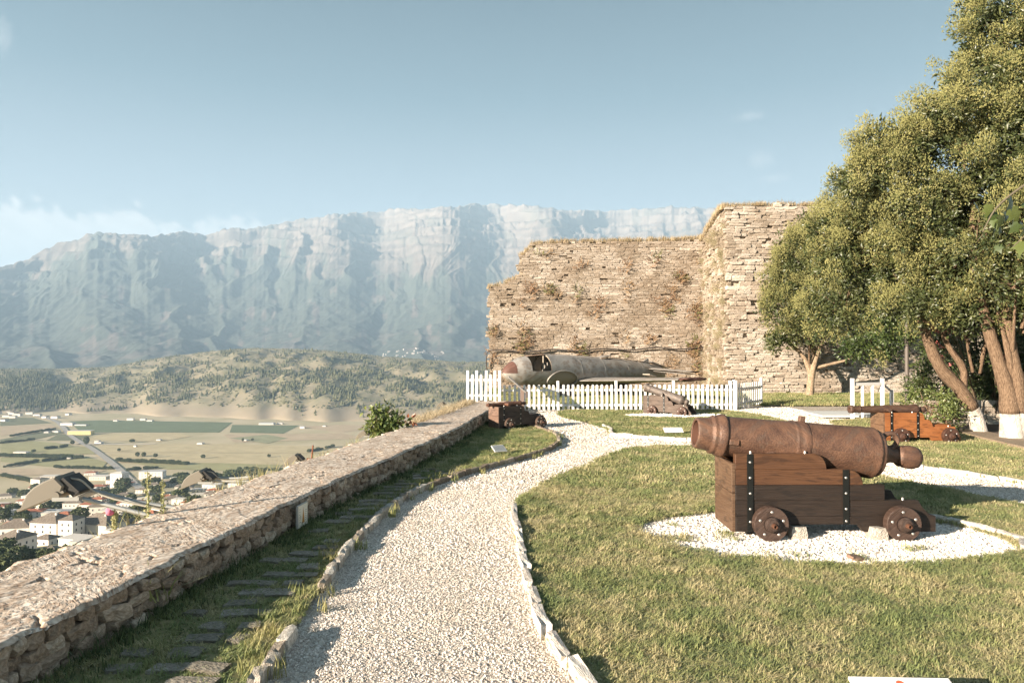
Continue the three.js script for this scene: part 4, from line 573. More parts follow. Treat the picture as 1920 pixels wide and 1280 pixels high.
{
  const s1 = thing('small_sign', 'small tilted caption plate on the left lawn', 'sign', [-0.2, 0, -10.75], 0.5); let b = plate(s1, 'caption', 0.2, 0.15, textPanel(0.2, 0.15, (x, w, h) => { x.fillStyle = '#8d9294'; x.fillRect(0, 0, w, h); lines(x, w, h * 0.15, 7, h * 0.1, '#5b6062'); })); b.position.set(0, 0.11, 0); b.rotation.x = 0.5; mesh('stake', box(0.03, 0.12, 0.02, 0, 0.05, -0.02), bronze, s1);
  const s2 = thing('caption_sign', 'white caption sign on two short legs on the fence side lawn', 'sign', [3.08, 0, -13.25], 0.03); b = plate(s2, 'caption', 0.35, 0.15, textPanel(0.35, 0.15, (x, w, h) => { x.fillStyle = '#f4f2ee'; x.fillRect(0, 0, w, h); x.fillStyle = '#c9553f'; x.fillRect(w * 0.4, h * 0.42, w * 0.07, h * 0.12); x.fillRect(w * 0.53, h * 0.4, w * 0.06, h * 0.14); lines(x, w, h * 0.2, 2, h * 0.12, '#b5b2ad'); })); b.position.set(0, 0.115, 0); b.rotation.x = 0.45; for (const q of [-0.14, 0.14]) mesh('leg', box(0.025, 0.1, 0.02, q, 0.05, 0), bronze, s2);
  const s3 = thing('front_caption_sign', 'white caption sign at the bottom edge before the nearest cannon', 'sign', [1.7, 0, -2.98], -0.04); b = plate(s3, 'caption', 0.42, 0.2, textPanel(0.42, 0.2, (x, w, h) => { x.fillStyle = '#f2f0ee'; x.fillRect(0, 0, w, h); x.fillStyle = '#d2603f'; x.beginPath(); x.arc(w * 0.48, h * 0.16, h * 0.09, 0, 7); x.fill(); x.fillRect(w * 0.42, h * 0.24, w * 0.12, h * 0.08); lines(x, w, h * 0.4, 5, h * 0.11, '#8d8a86'); })); b.position.set(0, 0.13, 0); b.rotation.x = 0.3; for (const q of [-0.15, 0.15]) mesh('leg', box(0.025, 0.1, 0.02, q, 0.05, 0), bronze, s3);
  const st = thing('information_stand', 'brown information lectern standing before the picket fence', 'stand', [0.27, 0, -18.1], 0); mesh('post', box(0.1, 0.66, 0.08, 0, 0.33, 0, 0.006), std([0.2, 0.145, 0.12], 0.7), st); b = mesh('panel', boxUV(new RoundedBoxGeometry(0.6, 0.035, 0.62, 1, 0.006)), std([0.26, 0.24, 0.22], 0.5), st); b.position.set(-0.14, 0.76, 0); b.rotation.z = -0.72; mesh('panel_sheet', new THREE.PlaneGeometry(0.54, 0.56).rotateX(-Math.PI / 2).translate(0, 0.02, 0), std([0.55, 0.57, 0.58], 0.3), b);
  const k = new THREE.Vector3(-1.935, 0, -6.3), t = innerCurve.getTangentAt(0.36), pl = thing('wall_plaque', 'cream pictorial plaque fixed to the parapet face', 'plaque', [-1.885, 0.05, -6.2], Math.atan2(-t.z, t.x) + Math.PI);
  pl.rotation.y = Math.PI / 2 - 0.11; const pw = 0.21, ph = 0.2; mesh('board', box(pw, ph, 0.02, 0, ph / 2, 0.01, 0.003), std([0.5, 0.47, 0.42], 0.6), pl);
  mesh('picture', new THREE.PlaneGeometry(pw - 0.01, ph - 0.01).translate(0, ph / 2, 0.0225), textPanel(pw, ph, (x, w, h) => { x.fillStyle = '#e7dfce'; x.fillRect(0, 0, w, h); x.fillStyle = '#c08a3a'; x.beginPath(); x.moveTo(w * 0.53, h * 0.1); x.lineTo(w * 0.68, h * 0.86); x.lineTo(w * 0.4, h * 0.86); x.fill(); x.fillStyle = '#8d5f22'; x.fillRect(w * 0.4, h * 0.8, w * 0.1, h * 0.08); x.strokeStyle = '#3a3630'; x.lineWidth = 7; x.beginPath(); for (let i = 0; i < 9; i++) { x.moveTo(w * (0.14 + (i % 3) * 0.07), h * (0.42 + i * 0.05)); x.lineTo(w * (0.24 + (i % 2) * 0.07), h * (0.5 + i * 0.04)); } x.stroke(); x.fillStyle = '#6b655b'; for (let i = 0; i < 6; i++) { x.fillRect(w * 0.73, h * (0.3 + i * 0.09), w * 0.17, h * 0.02); x.fillRect(w * 0.1, h * (0.16 + i * 0.12), w * 0.12, h * 0.018); } }), pl);
}

// ---------------------------------------------------------------- floodlights on brackets outside the parapet
function floodlight(label, x, y, z, s, turn, armTo, extra) {
  const f = thing('floodlight', label, 'floodlight', [x, y, z], turn, 'floodlights along the outer edge of the parapet'); f.scale.setScalar(s);
  const shell = std([0.165, 0.148, 0.118], 0.55), blk = std([0.025, 0.024, 0.022], 0.6), zinc = std([0.4, 0.4, 0.38], 0.4, { metalness: 0.6 });
  // housing: a wedge whose glass looks down to the valley; its long back slopes down to the left
  const pts = [[-0.33, -0.12], [-0.31, -0.03], [-0.27, 0.05], [-0.21, 0.11], [-0.12, 0.165], [-0.02, 0.205], [0.06, 0.12], [0.04, 0.055]];
  const body = mesh('housing', boxUV(plankShape(pts, 0.36, 0.014)), shell, f);
  const gl = mesh('glass', box(0.43, 0.012, 0.32), new THREE.MeshPhysicalMaterial({ color: lin(0.5, 0.4, 0.2), roughness: 0.15, transmission: 0.6, thickness: 0 }), f); gl.position.set(-0.138, -0.032, 0); gl.rotation.z = 0.395;
  mesh('frame', (() => { const g = box(0.45, 0.025, 0.39); g.rotateZ(0.395); g.translate(-0.137, -0.018, 0); return g; })(), shell, f);
  const fin = []; for (let i = 0; i < 8; i++) fin.push(box(0.006, 0.03, 0.3).rotateZ(-0.75).translate(0.04 + i * 0.02, 0.168 - i * 0.0186, 0)); mesh('cooling_fins', merge([...fin, box(0.2, 0.075, 0.3).rotateZ(-0.75).translate(0.09, 0.1, 0)]), blk, f);
  mesh('pivot', new THREE.CylinderGeometry(0.04, 0.04, 0.42, 16).rotateX(Math.PI / 2).translate(0.0, 0.03, 0), shell, f);
  mesh('bracket', merge([box(0.24, 0.035, 0.012, 0.1, 0.0, 0.21), box(0.24, 0.035, 0.012, 0.1, 0.0, -0.21), box(0.012, 0.05, 0.42, 0.2, 0.0, 0)]), zinc, f);
  if (armTo) { mesh('arm', merge(armTo.map((a) => tube([[0.2, -0.02 + a[0], a[1]], [0.2 + (a[2] - 0.2) * 0.5, (a[3] + a[0]) * 0.55, a[1]], [a[2], a[3] + a[0], a[1]]], [0.022], 4))), std([0.36, 0.37, 0.36], 0.5, { metalness: 0.2 }), f); mesh('lamp_cord', tube([[0.05, 0.17, 0.05], [0.16, 0.15, 0.06], [0.32, 0.02, 0.06], [armTo[0][2], armTo[0][3] + 0.07, 0.05]], [0.01], 6), std([0.36, 0.33, 0.27], 0.7), f); }
}
floodlight('nearest beige floodlight with long zinc arm beside the hollyhocks', -3.75, 0.4, -5.85, 0.86, 0.1, [[0.0, 0.1, 1.1, -0.27], [0.05, -0.06, 1.1, -0.23], [-0.03, 0.02, 1.1, -0.3]]);
floodlight('second beige floodlight along the parapet, with thin white arm', -3.5, 0.14, -7.9, 0.66, 0.05, [[0.02, 0.05, 0.78, -0.03], [0.05, -0.05, 0.78, 0.0]]);
floodlight('third beige floodlight next to the rusty pipe', -3.0, 0.08, -9.7, 0.5, 0.05, null);
floodlight('fourth floodlight just left of the leafy bush on the parapet', -2.64, 0.1, -12.5, 0.48, 0.05, null);
floodlight('fifth small floodlight among dry grass beyond the leafy bush', -2.12, 0.08, -15.6, 0.5, 0.05, null);
floodlight('farthest tiny floodlight near the end of the parapet', -1.82, 0.2, -18.2, 0.5, 0.05, null);
tag(mesh('rusty_pipe', merge([tube([[-2.86, 0.1, -9.7], [-2.55, 0.09, -9.6], [-2.25, 0.07, -9.5]], [0.025], 10), tube([[-2.8, 0.1, -9.7], [-2.79, 0.2, -9.7], [-2.78, 0.3, -9.7]], [0.011], 6)]), rust([0.28, 0.1, 0.05])), 'rusty pipe with upright rod beside the third floodlight', 'pipe');

// ---------------------------------------------------------------- trees and plants on the terrace
const barkTex = tex(512, (u, v) => { const a = clamp(0.5 + 0.6 * n3(Math.cos(u * 6.283) * 3, Math.sin(u * 6.283) * 3 + Math.cos(v * 6.283) * 0.9, Math.sin(v * 6.283) * 0.9) + 0.5 * tfbm(u, v, 12, 3, 4), 0, 1); return mix3([0.42, 0.36, 0.3], [1, 0.95, 0.88], a); });
barkTex.repeat.set(3, 1.6);
const barkMat = std([0.22, 0.155, 0.105], 0.9, { map: barkTex, bumpMap: barkTex, bumpScale: 0.008 }), limeMat = std([0.6, 0.57, 0.53], 0.9, { map: stoneTex, bumpMap: barkTex, bumpScale: 0.015 });
function leafClump(seed, n, len, wid, rad, droop = 0.2) {   // n folded leaves spread through a ball
  const r = rng(seed), pos = [], idx = [];
  for (let i = 0; i < n; i++) {
    const d = V3(r() - 0.5, r() - 0.35, r() - 0.5).normalize(), b = d.clone().multiplyScalar(rad * Math.cbrt(r())), dir = d.clone().add(V3((r() - 0.5) * 1.3, -droop + (r() - 0.5), (r() - 0.5) * 1.3)).normalize(), side = V3(r() - 0.5, r() - 0.5, r() - 0.5).cross(dir).normalize(), nrm = side.clone().cross(dir), l = len * (0.7 + r() * 0.6), w = wid * (0.8 + r() * 0.4), o = pos.length / 3;
    const put = (t, s, k) => { const q = b.clone().addScaledVector(dir, t * l).addScaledVector(side, s * w).addScaledVector(nrm, k * l); pos.push(q.x, q.y, q.z); };
    put(0, 0, 0); put(0.45, 0.5, 0.1); put(0.5, 0, 0.02); put(0.45, -0.5, 0.1); put(1, 0, -0.08);
    idx.push(o, o + 1, o + 2, o, o + 2, o + 3, o + 2, o + 1, o + 4, o + 2, o + 4, o + 3);
  }
  const g = new THREE.BufferGeometry(); g.setAttribute('position', new THREE.Float32BufferAttribute(pos, 3)); g.setIndex(idx); const q = g.toNonIndexed(); q.computeVertexNormals(); return q;
}
const LEAVES = [leafClump(301, 15, 0.125, 0.05, 0.17), leafClump(302, 15, 0.12, 0.048, 0.16)], PANICLE = leafClump(305, 60, 0.034, 0.02, 0.15, -0.6);
const leafMat = new THREE.MeshPhysicalMaterial({ color: 0xffffff, roughness: 0.42, side: THREE.DoubleSide, transmission: 0.22, thickness: 0 }), blossomMat = new THREE.MeshPhysicalMaterial({ color: 0xffffff, roughness: 0.9, side: THREE.DoubleSide, transmission: 0.2, thickness: 0 });
function crown(tree, lobes, seed, density, blossomShare, size = 1, tones = [[0.04, 0.06, 0.02], [0.12, 0.132, 0.045]]) {
  const r = rng(seed), leaves = [[], []], blooms = [];
  for (const [x, y, z, a, b, c] of lobes) {
    const n = Math.round(density * (a * b + b * c + a * c) * 4.2);
    for (let i = 0; i < n; i++) {
      const d = V3(r() - 0.5, r() - 0.5, r() - 0.5).normalize(), bump = 0.95 + 0.3 * n3(d.x * 2.1 + x, d.y * 2.1 + y, d.z * 2.1 + z) + 0.14 * n3(d.x * 5, d.y * 5 + x, d.z * 5), inner = r() < 0.25, k = bump * (inner ? Math.cbrt(r()) * 0.85 : 0.9 + r() * 0.16), gap = n3(d.x * 3.2 + x * 2, d.y * 3.2, d.z * 3.2 + z);
      if (gap < -0.5 && r() < 0.8) continue; { const hole = n3((x + d.x * a * k) * 1.15, (y + d.y * b * k) * 1.15 + seed, (z + d.z * c * k) * 1.15); if (hole < -0.1 && r() < 0.93) continue; } if (d.y < -0.55 && r() < 0.5) continue;
      const p = [x + d.x * a * k, y + d.y * b * k, z + d.z * c * k], s = size * (0.8 + r() * 0.5), young = smoothstep(gap, -0.4, 0.6);
      leaves[i % 2].push([...p, r() * 6, r() * 6, r() * 6, s, s, s, mix3(tones[0], tones[1], clamp(r() * 0.7 + young * 0.3, 0, 1))]);
      if (!inner && r() < blossomShare * smoothstep(n3(p[0] * 1.9, p[1] * 1.9, p[2] * 1.9 + 4) + d.y * 0.3, -0.15, 0.25)) for (let q = 0; q < 4; q++) blooms.push([p[0] + d.x * 0.12 * s + (r() - 0.5) * 0.2, p[1] + d.y * 0.12 * s + 0.05 + (r() - 0.5) * 0.16, p[2] + d.z * 0.12 * s + (r() - 0.5) * 0.2, (r() - 0.5) * 1.0, r() * 6, (r() - 0.5) * 1.0, s * 1.15, s * (1.2 + r() * 0.6), s * 1.15, mix3([0.185, 0.19, 0.06], [0.285, 0.265, 0.095], r())]);
    }
  }
  const br = []; for (const [x, y, z, a, b, c] of lobes) { const q = [x * 0.25, Math.min(y, Math.max(1.2, y * 0.45)), z * 0.25]; if (Math.hypot(x, z) < 0.9) br.push(tube([q, [lerp(q[0], x, 0.55), lerp(q[1], y, 0.45), lerp(q[2], z, 0.55)], [x, y, z]], [0.04 * size, 0.03 * size, 0.015], 5)); for (let i = 0; i < 7; i++) { const d = V3(r() - 0.5, r() - 0.3, r() - 0.5).normalize(); br.push(tube([[x - d.x * 0.1, y - d.y * 0.1, z - d.z * 0.1], [x + d.x * a * 0.5, y + d.y * b * 0.4, z + d.z * c * 0.5], [x + d.x * a * 0.95, y + d.y * b * 0.95, z + d.z * c * 0.95]], [0.014, 0.01, 0.004], 4)); } } mesh('branches', merge(br), barkMat, tree);
  const cr = new THREE.Group(); cr.name = 'crown'; tree.add(cr); scatter('leaves', LEAVES[0], leafMat, leaves[0], cr); scatter('young_leaves', LEAVES[1], leafMat, leaves[1], cr); if (blooms.length) scatter('blossom', PANICLE, blossomMat, blooms, cr);
}
function limbs(tree, list, limeTo, sides = 10) {   // list of [points, radii]; the lowest stretch may carry a lime wash
  const up = [], low = [];
  for (const [pts, rad, lime] of list) {
    if (lime) { const c = new THREE.CatmullRomCurve3(pts.map((p) => V3(...p))); let t = 0; while (c.getPoint(t).y < limeTo && t < 1) t += 0.005; const part = (a, b, grow) => { const q = [], w = []; for (let i = 0; i <= 6; i++) { const s = lerp(a, b, i / 6), k = s * (rad.length - 1), j = Math.min(rad.length - 2, Math.floor(k)); q.push(c.getPoint(s).toArray()); w.push(lerp(rad[j], rad[j + 1], k - j) + grow); } return tube(q, w, sides); }; low.push(part(0, t, 0.004)); up.push(part(t, 1, 0)); }
    else up.push(tube(pts, rad, sides));
  }
  const g = merge(up.map((q) => { const p = q.attributes.position, nn = q.attributes.normal; for (let i = 0; i < p.count; i++) { const k = 0.014 * n3(p.getX(i) * 7, p.getY(i) * 3, p.getZ(i) * 7); p.setXYZ(i, p.getX(i) + nn.getX(i) * k, p.getY(i) + nn.getY(i) * k, p.getZ(i) + nn.getZ(i) * k); } return q; }));
  mesh('trunk', g, barkMat, tree); if (low.length) mesh('lime_wash', merge(low), limeMat, tree);
}
const O = (x, y, z, lobes) => lobes.map(([a, b, c, ...q]) => [a - x, b - y, c - z, ...q]);
{ // the small tree against the bastion
  const P = [10.55, 0, -24.6], t = thing('tree', 'small pale barked tree at the left, against the bastion wall', 'tree', P);
  limbs(t, [[[[0, 0, 0], [0.05, 0.5, 0], [0.1, 1.0, 0.05], [0.25, 1.6, 0.1], [0.6, 2.5, 0.2]], [0.15, 0.12, 0.11, 0.09, 0.05]], [[[0.02, 0.3, 0], [0.02, 0.9, 0], [-0.25, 1.5, 0], [-0.9, 2.1, 0.1], [-1.2, 2.7, 0.2]], [0.1, 0.09, 0.075, 0.06, 0.03]], [[[0.1, 1.0, 0], [0.6, 1.15, 0.1], [1.3, 1.35, 0.2], [2, 1.8, 0.3]], [0.06, 0.055, 0.045, 0.02]], [[[0.2, 1.5, 0], [-0.1, 2.2, 0.2], [0.1, 3.2, 0.3], [0.3, 4.2, 0.2]], [0.08, 0.06, 0.05, 0.02]]], 0);
  t.children[0].material = std([0.5, 0.4, 0.3], 0.9, { map: barkTex, bumpMap: barkTex, bumpScale: 0.02 });
  crown(t, O(...P, [[10.9, 5.6, -24.2, 1.0, 0.85, 1], [10.2, 4.9, -24.2, 0.95, 0.9, 1], [9.55, 3.95, -24.2, 0.7, 0.65, 0.8], [9.6, 3.0, -24.2, 0.75, 0.75, 0.9], [10.7, 4.4, -24, 1.3, 1.2, 1.2], [10.3, 2.5, -24, 0.9, 0.7, 0.9], [11.6, 3.2, -23.8, 1.2, 1.1, 1.1], [11.9, 5.3, -24, 1.3, 1.3, 1.2], [9.35, 2.0, -24.2, 0.45, 0.3, 0.4], [11.9, 6.7, -24.2, 0.8, 0.7, 0.9]]), 401, 48, 0.5, 1.05);
}
{ // the leaning tree behind the orange cannon
  const P = [9.05, 0, -13.5], t = thing('tree', 'leaning tree with whitewashed foot just right of the orange cannon', 'tree', P);
  limbs(t, [[[[0.06, -0.05, 0], [-0.05, 0.4, 0], [-0.35, 0.9, 0], [-0.78, 1.4, 0], [-0.98, 1.9, 0.05], [-1.3, 2.7, 0.15], [-1.5, 3.6, 0.2]], [0.15, 0.13, 0.125, 0.11, 0.095, 0.07, 0.03], true], [[[-0.28, 0.85, 0], [-0.22, 1.25, -0.05], [-0.5, 1.75, -0.1], [-0.7, 2.4, -0.1], [-0.5, 3.3, 0]], [0.08, 0.065, 0.055, 0.045, 0.02]], [[[-1.2, 2.6, 0.1], [-0.7, 3.2, 0.3], [0.0, 3.8, 0.4]], [0.05, 0.04, 0.02]]], 0.5);
  crown(t, O(...P, [[8.5, 3.9, -13.6, 1.0, 0.85, 1.0], [7.8, 3.5, -13.5, 0.75, 0.7, 0.8], [7.75, 2.75, -13.4, 0.6, 0.55, 0.6], [9.2, 3.1, -13.2, 0.95, 0.75, 0.8], [8.55, 2.7, -13.2, 0.7, 0.5, 0.6], [9.9, 3.6, -13.2, 0.8, 0.9, 0.8], [7.2, 3.3, -14.3, 0.8, 0.9, 0.8], [7.0, 2.55, -14.6, 0.7, 0.6, 0.7], [7.4, 4.1, -14.3, 0.7, 0.7, 0.8], [6.85, 4.0, -14.8, 0.5, 0.5, 0.5], [8.9, 2.35, -12.9, 0.6, 0.35, 0.5], [9.6, 2.6, -12.6, 0.7, 0.5, 0.5], [8.2, 3.2, -12.8, 0.7, 0.5, 0.6], [7.9, 2.45, -12.9, 0.55, 0.4, 0.5], [8.4, 2.3, -12.6, 0.5, 0.35, 0.45]]), 402, 64, 0.5, 0.8);
}
{ // the tall many stemmed tree at the right edge
  const P = [9.0, 0, -12.5], t = thing('tree', 'tall many stemmed tree with whitewashed feet at the right edge', 'tree', P);
  limbs(t, [[[[0, -0.05, 0], [-0.02, 0.6, 0], [-0.12, 1.1, 0], [-0.35, 1.8, 0], [-0.55, 2.6, 0], [-0.75, 3.6, 0.1], [-0.6, 4.8, 0]], [0.2, 0.17, 0.12, 0.1, 0.085, 0.06, 0.03], true], [[[0.1, -0.05, 0], [0.1, 0.6, 0.02], [0.05, 1.2, 0.05], [-0.1, 2.0, 0.05], [-0.05, 3.0, 0], [0.1, 4.5, 0], [0, 6.2, 0]], [0.17, 0.15, 0.12, 0.1, 0.08, 0.06, 0.02], true], [[[0.28, -0.05, 0.15], [0.4, 0.6, 0.12], [0.48, 1.4, 0.1], [0.42, 2.4, 0.1], [0.6, 4, 0]], [0.13, 0.12, 0.11, 0.09, 0.05], true], [[[0.42, -0.05, -0.1], [0.6, 0.9, -0.1], [0.62, 2.0, -0.1], [0.9, 3.4, -0.2]], [0.15, 0.14, 0.12, 0.06], true], [[[0.0, 1.0, 0], [-0.1, 1.5, 0.1], [-0.22, 2.0, 0.1]], [0.07, 0.06, 0.03]]], 0.5);
  crown(t, O(...P, [[9.6, 6.9, -12.6, 1.3, 1.1, 1.2], [8.9, 6.1, -12.5, 1.05, 0.9, 1], [8.2, 5.35, -12.6, 0.95, 0.8, 0.9], [7.4, 5.0, -12.8, 0.75, 0.6, 0.8], [6.85, 4.85, -12.9, 0.45, 0.4, 0.5], [9.3, 5.2, -12.3, 1.2, 0.95, 1], [8.3, 4.5, -12.4, 0.9, 0.65, 0.8], [9.6, 4.3, -12.1, 0.8, 0.8, 0.7], [9.3, 7.6, -12.8, 0.9, 0.7, 0.8], [10.2, 5.8, -12.4, 1, 1.4, 1], [9.9, 3.4, -12.2, 0.6, 0.6, 0.6], [8.05, 6.0, -12.7, 0.5, 0.45, 0.5], [6.5, 4.7, -12.8, 0.45, 0.35, 0.4], [7.0, 5.35, -12.8, 0.5, 0.4, 0.5], [8.7, 3.6, -11.9, 0.7, 0.55, 0.5], [9.2, 4.5, -11.7, 0.8, 0.6, 0.5], [7.5, 4.2, -12.6, 0.8, 0.5, 0.7], [8.5, 2.75, -11.7, 0.6, 0.4, 0.45], [9.0, 3.1, -11.5, 0.6, 0.45, 0.45], [8.0, 3.5, -11.9, 0.6, 0.45, 0.5], [9.2, 2.55, -11.6, 0.5, 0.35, 0.4]]), 403, 68, 0.5, 0.76);
}
{ // dark evergreen behind the handrail, its trunk half hidden
  const P = [12.2, 0, -19.5], t = thing('tree', 'shaded dark green tree behind the handrail and the leaning tree', 'tree', P);
  limbs(t, [[[[0, 0, 0], [0.02, 1, 0], [0, 2, 0], [0, 3.5, 0]], [0.13, 0.11, 0.1, 0.05]]], 0);
  crown(t, O(...P, [[11.4, 3.2, -19.3, 1.4, 1.1, 1.2], [12.6, 3.4, -19.4, 1.5, 1.3, 1.2], [10.9, 2.4, -19.2, 1.0, 0.7, 0.9], [13.6, 3.0, -19, 1.3, 1.4, 1.2], [12, 4.6, -19.6, 1.6, 1.1, 1.2], [10.6, 1.75, -20.5, 0.8, 0.45, 0.6], [14.8, 3.6, -19, 1.3, 1.6, 1.2]]), 404, 34, 0.1, 1.1, [[0.03, 0.055, 0.015], [0.09, 0.125, 0.03]]);
}
const bushMats = [[0.075, 0.11, 0.03], [0.2, 0.23, 0.07]];
function bush(name, label, P, lobes, seed, density, size, tones = bushMats) { const t = thing(name, label, 'bush', P); limbs(t, [[[[0, 0, 0], [0.05, 0.3, 0], [0.1, 0.6, 0.1]], [0.03, 0.025, 0.01]], [[[0, 0, 0], [-0.1, 0.3, 0.05], [-0.25, 0.55, 0]], [0.025, 0.02, 0.01]]], 0, 6); crown(t, lobes, seed, density, 0, size, tones); return t; }
bush('round_bush', 'light green bush directly behind the orange cannon', [8.15, 0, -13.6], [[0, 0.5, 0, 0.42, 0.38, 0.4], [0.3, 0.3, 0.1, 0.35, 0.3, 0.3], [-0.3, 0.35, 0, 0.3, 0.3, 0.3], [0.5, 0.55, -0.2, 0.3, 0.25, 0.3]], 411, 90, 0.55);
bush('dark_shrub', 'dark tall shrub in the shade right of the white handrail', [11.3, 0, -18.3], [[0, 0.9, 0, 0.6, 0.6, 0.5], [-0.5, 0.6, 0, 0.45, 0.4, 0.4], [0.3, 1.5, 0, 0.5, 0.5, 0.4], [0.6, 0.5, 0.1, 0.5, 0.4, 0.4]], 412, 55, 0.8, [[0.03, 0.05, 0.015], [0.1, 0.13, 0.035]]);
{ // oleander: long narrow leaves and pink flowers, in the shade of the trees
  const P = [10.6, 0, -15.3], t = thing('oleander', 'shaded oleander with pink flowers between the two whitewashed trees', 'shrub', P), r = rng(421), st = [], lv = [], fl = [];
  const leaf = leafClump(330, 14, 0.17, 0.026, 0.14, 0.1), petal = leafClump(331, 7, 0.05, 0.045, 0.02, -0.5);
  for (let i = 0; i < 46; i++) { const a = r() * 6.283, R0 = 0.3 + r() * 1.3, h = 1.3 + r() * 2.0, q = [Math.cos(a) * R0, h, Math.sin(a) * R0 * 0.7]; st.push(tube([[Math.cos(a) * 0.2, 0, Math.sin(a) * 0.2], [q[0] * 0.5, h * 0.55, q[2] * 0.5], q], [0.02, 0.014, 0.006], 5)); for (let k = 0; k < 12; k++) { const s = 0.3 + 0.7 * k / 12; lv.push([q[0] * s + (r() - 0.5) * 0.2, h * s, q[2] * s + (r() - 0.5) * 0.2, r(), r() * 6, r(), 1, 1, 1, mix3([0.035, 0.06, 0.02], [0.1, 0.13, 0.045], r())]); } if (r() < 0.75) for (let k = 0; k < 4; k++) fl.push([q[0] + (r() - 0.5) * 0.3, h + (r() - 0.5) * 0.2, q[2] + (r() - 0.5) * 0.3, r() * 3, r() * 6, r() * 3, 1, 1, 1, mix3([0.62, 0.16, 0.15], [0.75, 0.3, 0.28], r())]); }
  for (const [fx, fy, fz] of [[-2.3, 1.9, 1.4], [-2.15, 2.1, 1.4], [-2.0, 1.75, 1.3], [-1.8, 2.05, 1.3], [-2.2, 1.6, 1.4], [-1.95, 2.35, 1.4], [-0.9, 1.5, 1.6], [-0.3, 0.4, 1.8]]) { fl.push([fx, fy, fz, r() * 3, r() * 6, r() * 3, 1.3, 1.3, 1.3, [0.68, 0.2, 0.17]], [fx + 0.07, fy - 0.06, fz, r() * 3, r() * 6, r() * 3, 1.2, 1.2, 1.2, [0.7, 0.25, 0.2]]); for (let k = 0; k < 3; k++) lv.push([fx + (r() - 0.5) * 0.3, fy - 0.1 + (r() - 0.5) * 0.3, fz, r() * 3, r() * 6, r(), 1, 1, 1, [0.07, 0.1, 0.03]]); st.push(tube([[fx * 0.3, 0.3, fz * 0.3], [fx * 0.75, fy * 0.75, fz * 0.8], [fx, fy, fz]], [0.016, 0.01, 0.005], 5)); }
  mesh('stems', merge(st), std([0.14, 0.1, 0.06], 0.9), t); scatter('leaves', leaf, leafMat, lv, t); scatter('flowers', petal, blossomMat, fl, t);
}
{ // low planter wall and pale kerb under the trees
  const w = thing('planter_wall', 'low stone planter wall in shade behind the leaning tree', 'wall', [8.4, 0, -14.9], 0.06), mats = stoneMats([[0.5, 0.45, 0.38], [0.42, 0.36, 0.3], [0.58, 0.53, 0.46]]), r = rng(431);
  mesh('wall_core', box(6, 0.5, 0.3, 3, 0.25, -0.2), std([0.25, 0.2, 0.16], 1), w); for (let row = 0; row < 4; row++) for (let x = r() * 0.2; x < 5.9;) { const q = 0.18 + r() * 0.3, m = mesh('stone', STONES[Math.floor(r() * 10)], mats[Math.floor(r() * 3)], w); m.position.set(x + q / 2, 0.07 + row * 0.14, -0.04); m.scale.set(q * 0.97, 0.135, 0.12); x += q; }
  struct('bed_kerb', 'pale concrete kerb strip under the whitewashed trees', sheet([[8.25, -11], [8.5, -12.6], [8.72, -13.8], [9.0, -15], [9.5, -15], [9.25, -13.8], [9.1, -12.6], [8.85, -9], [8.5, -6], [8.2, -6.3], [8.2, -9.5]], 0.07, 0.07), std([0.5, 0.44, 0.36], 0.95, { map: gravelMap }));
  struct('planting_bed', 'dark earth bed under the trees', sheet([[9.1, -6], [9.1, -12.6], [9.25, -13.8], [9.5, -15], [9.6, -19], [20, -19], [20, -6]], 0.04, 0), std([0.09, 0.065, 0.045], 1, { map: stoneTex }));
  const lp = thing('lamp_post', 'slim dark lamp post among the trees behind the handrail', 'post', [10.6, 0, -18.6]); mesh('pole', new THREE.CylinderGeometry(0.045, 0.06, 3, 10).translate(0, 1.5, 0), std([0.12, 0.1, 0.085], 0.6), lp); mesh('lamp_head', new THREE.SphereGeometry(0.12, 12, 8).scale(1, 1.3, 1).translate(0, 3.1, 0), std([0.5, 0.5, 0.46], 0.3), lp); mesh('collar', new THREE.CylinderGeometry(0.08, 0.08, 0.06, 10).translate(0, 2.98, 0), std([0.06, 0.05, 0.045], 0.6), lp);
}
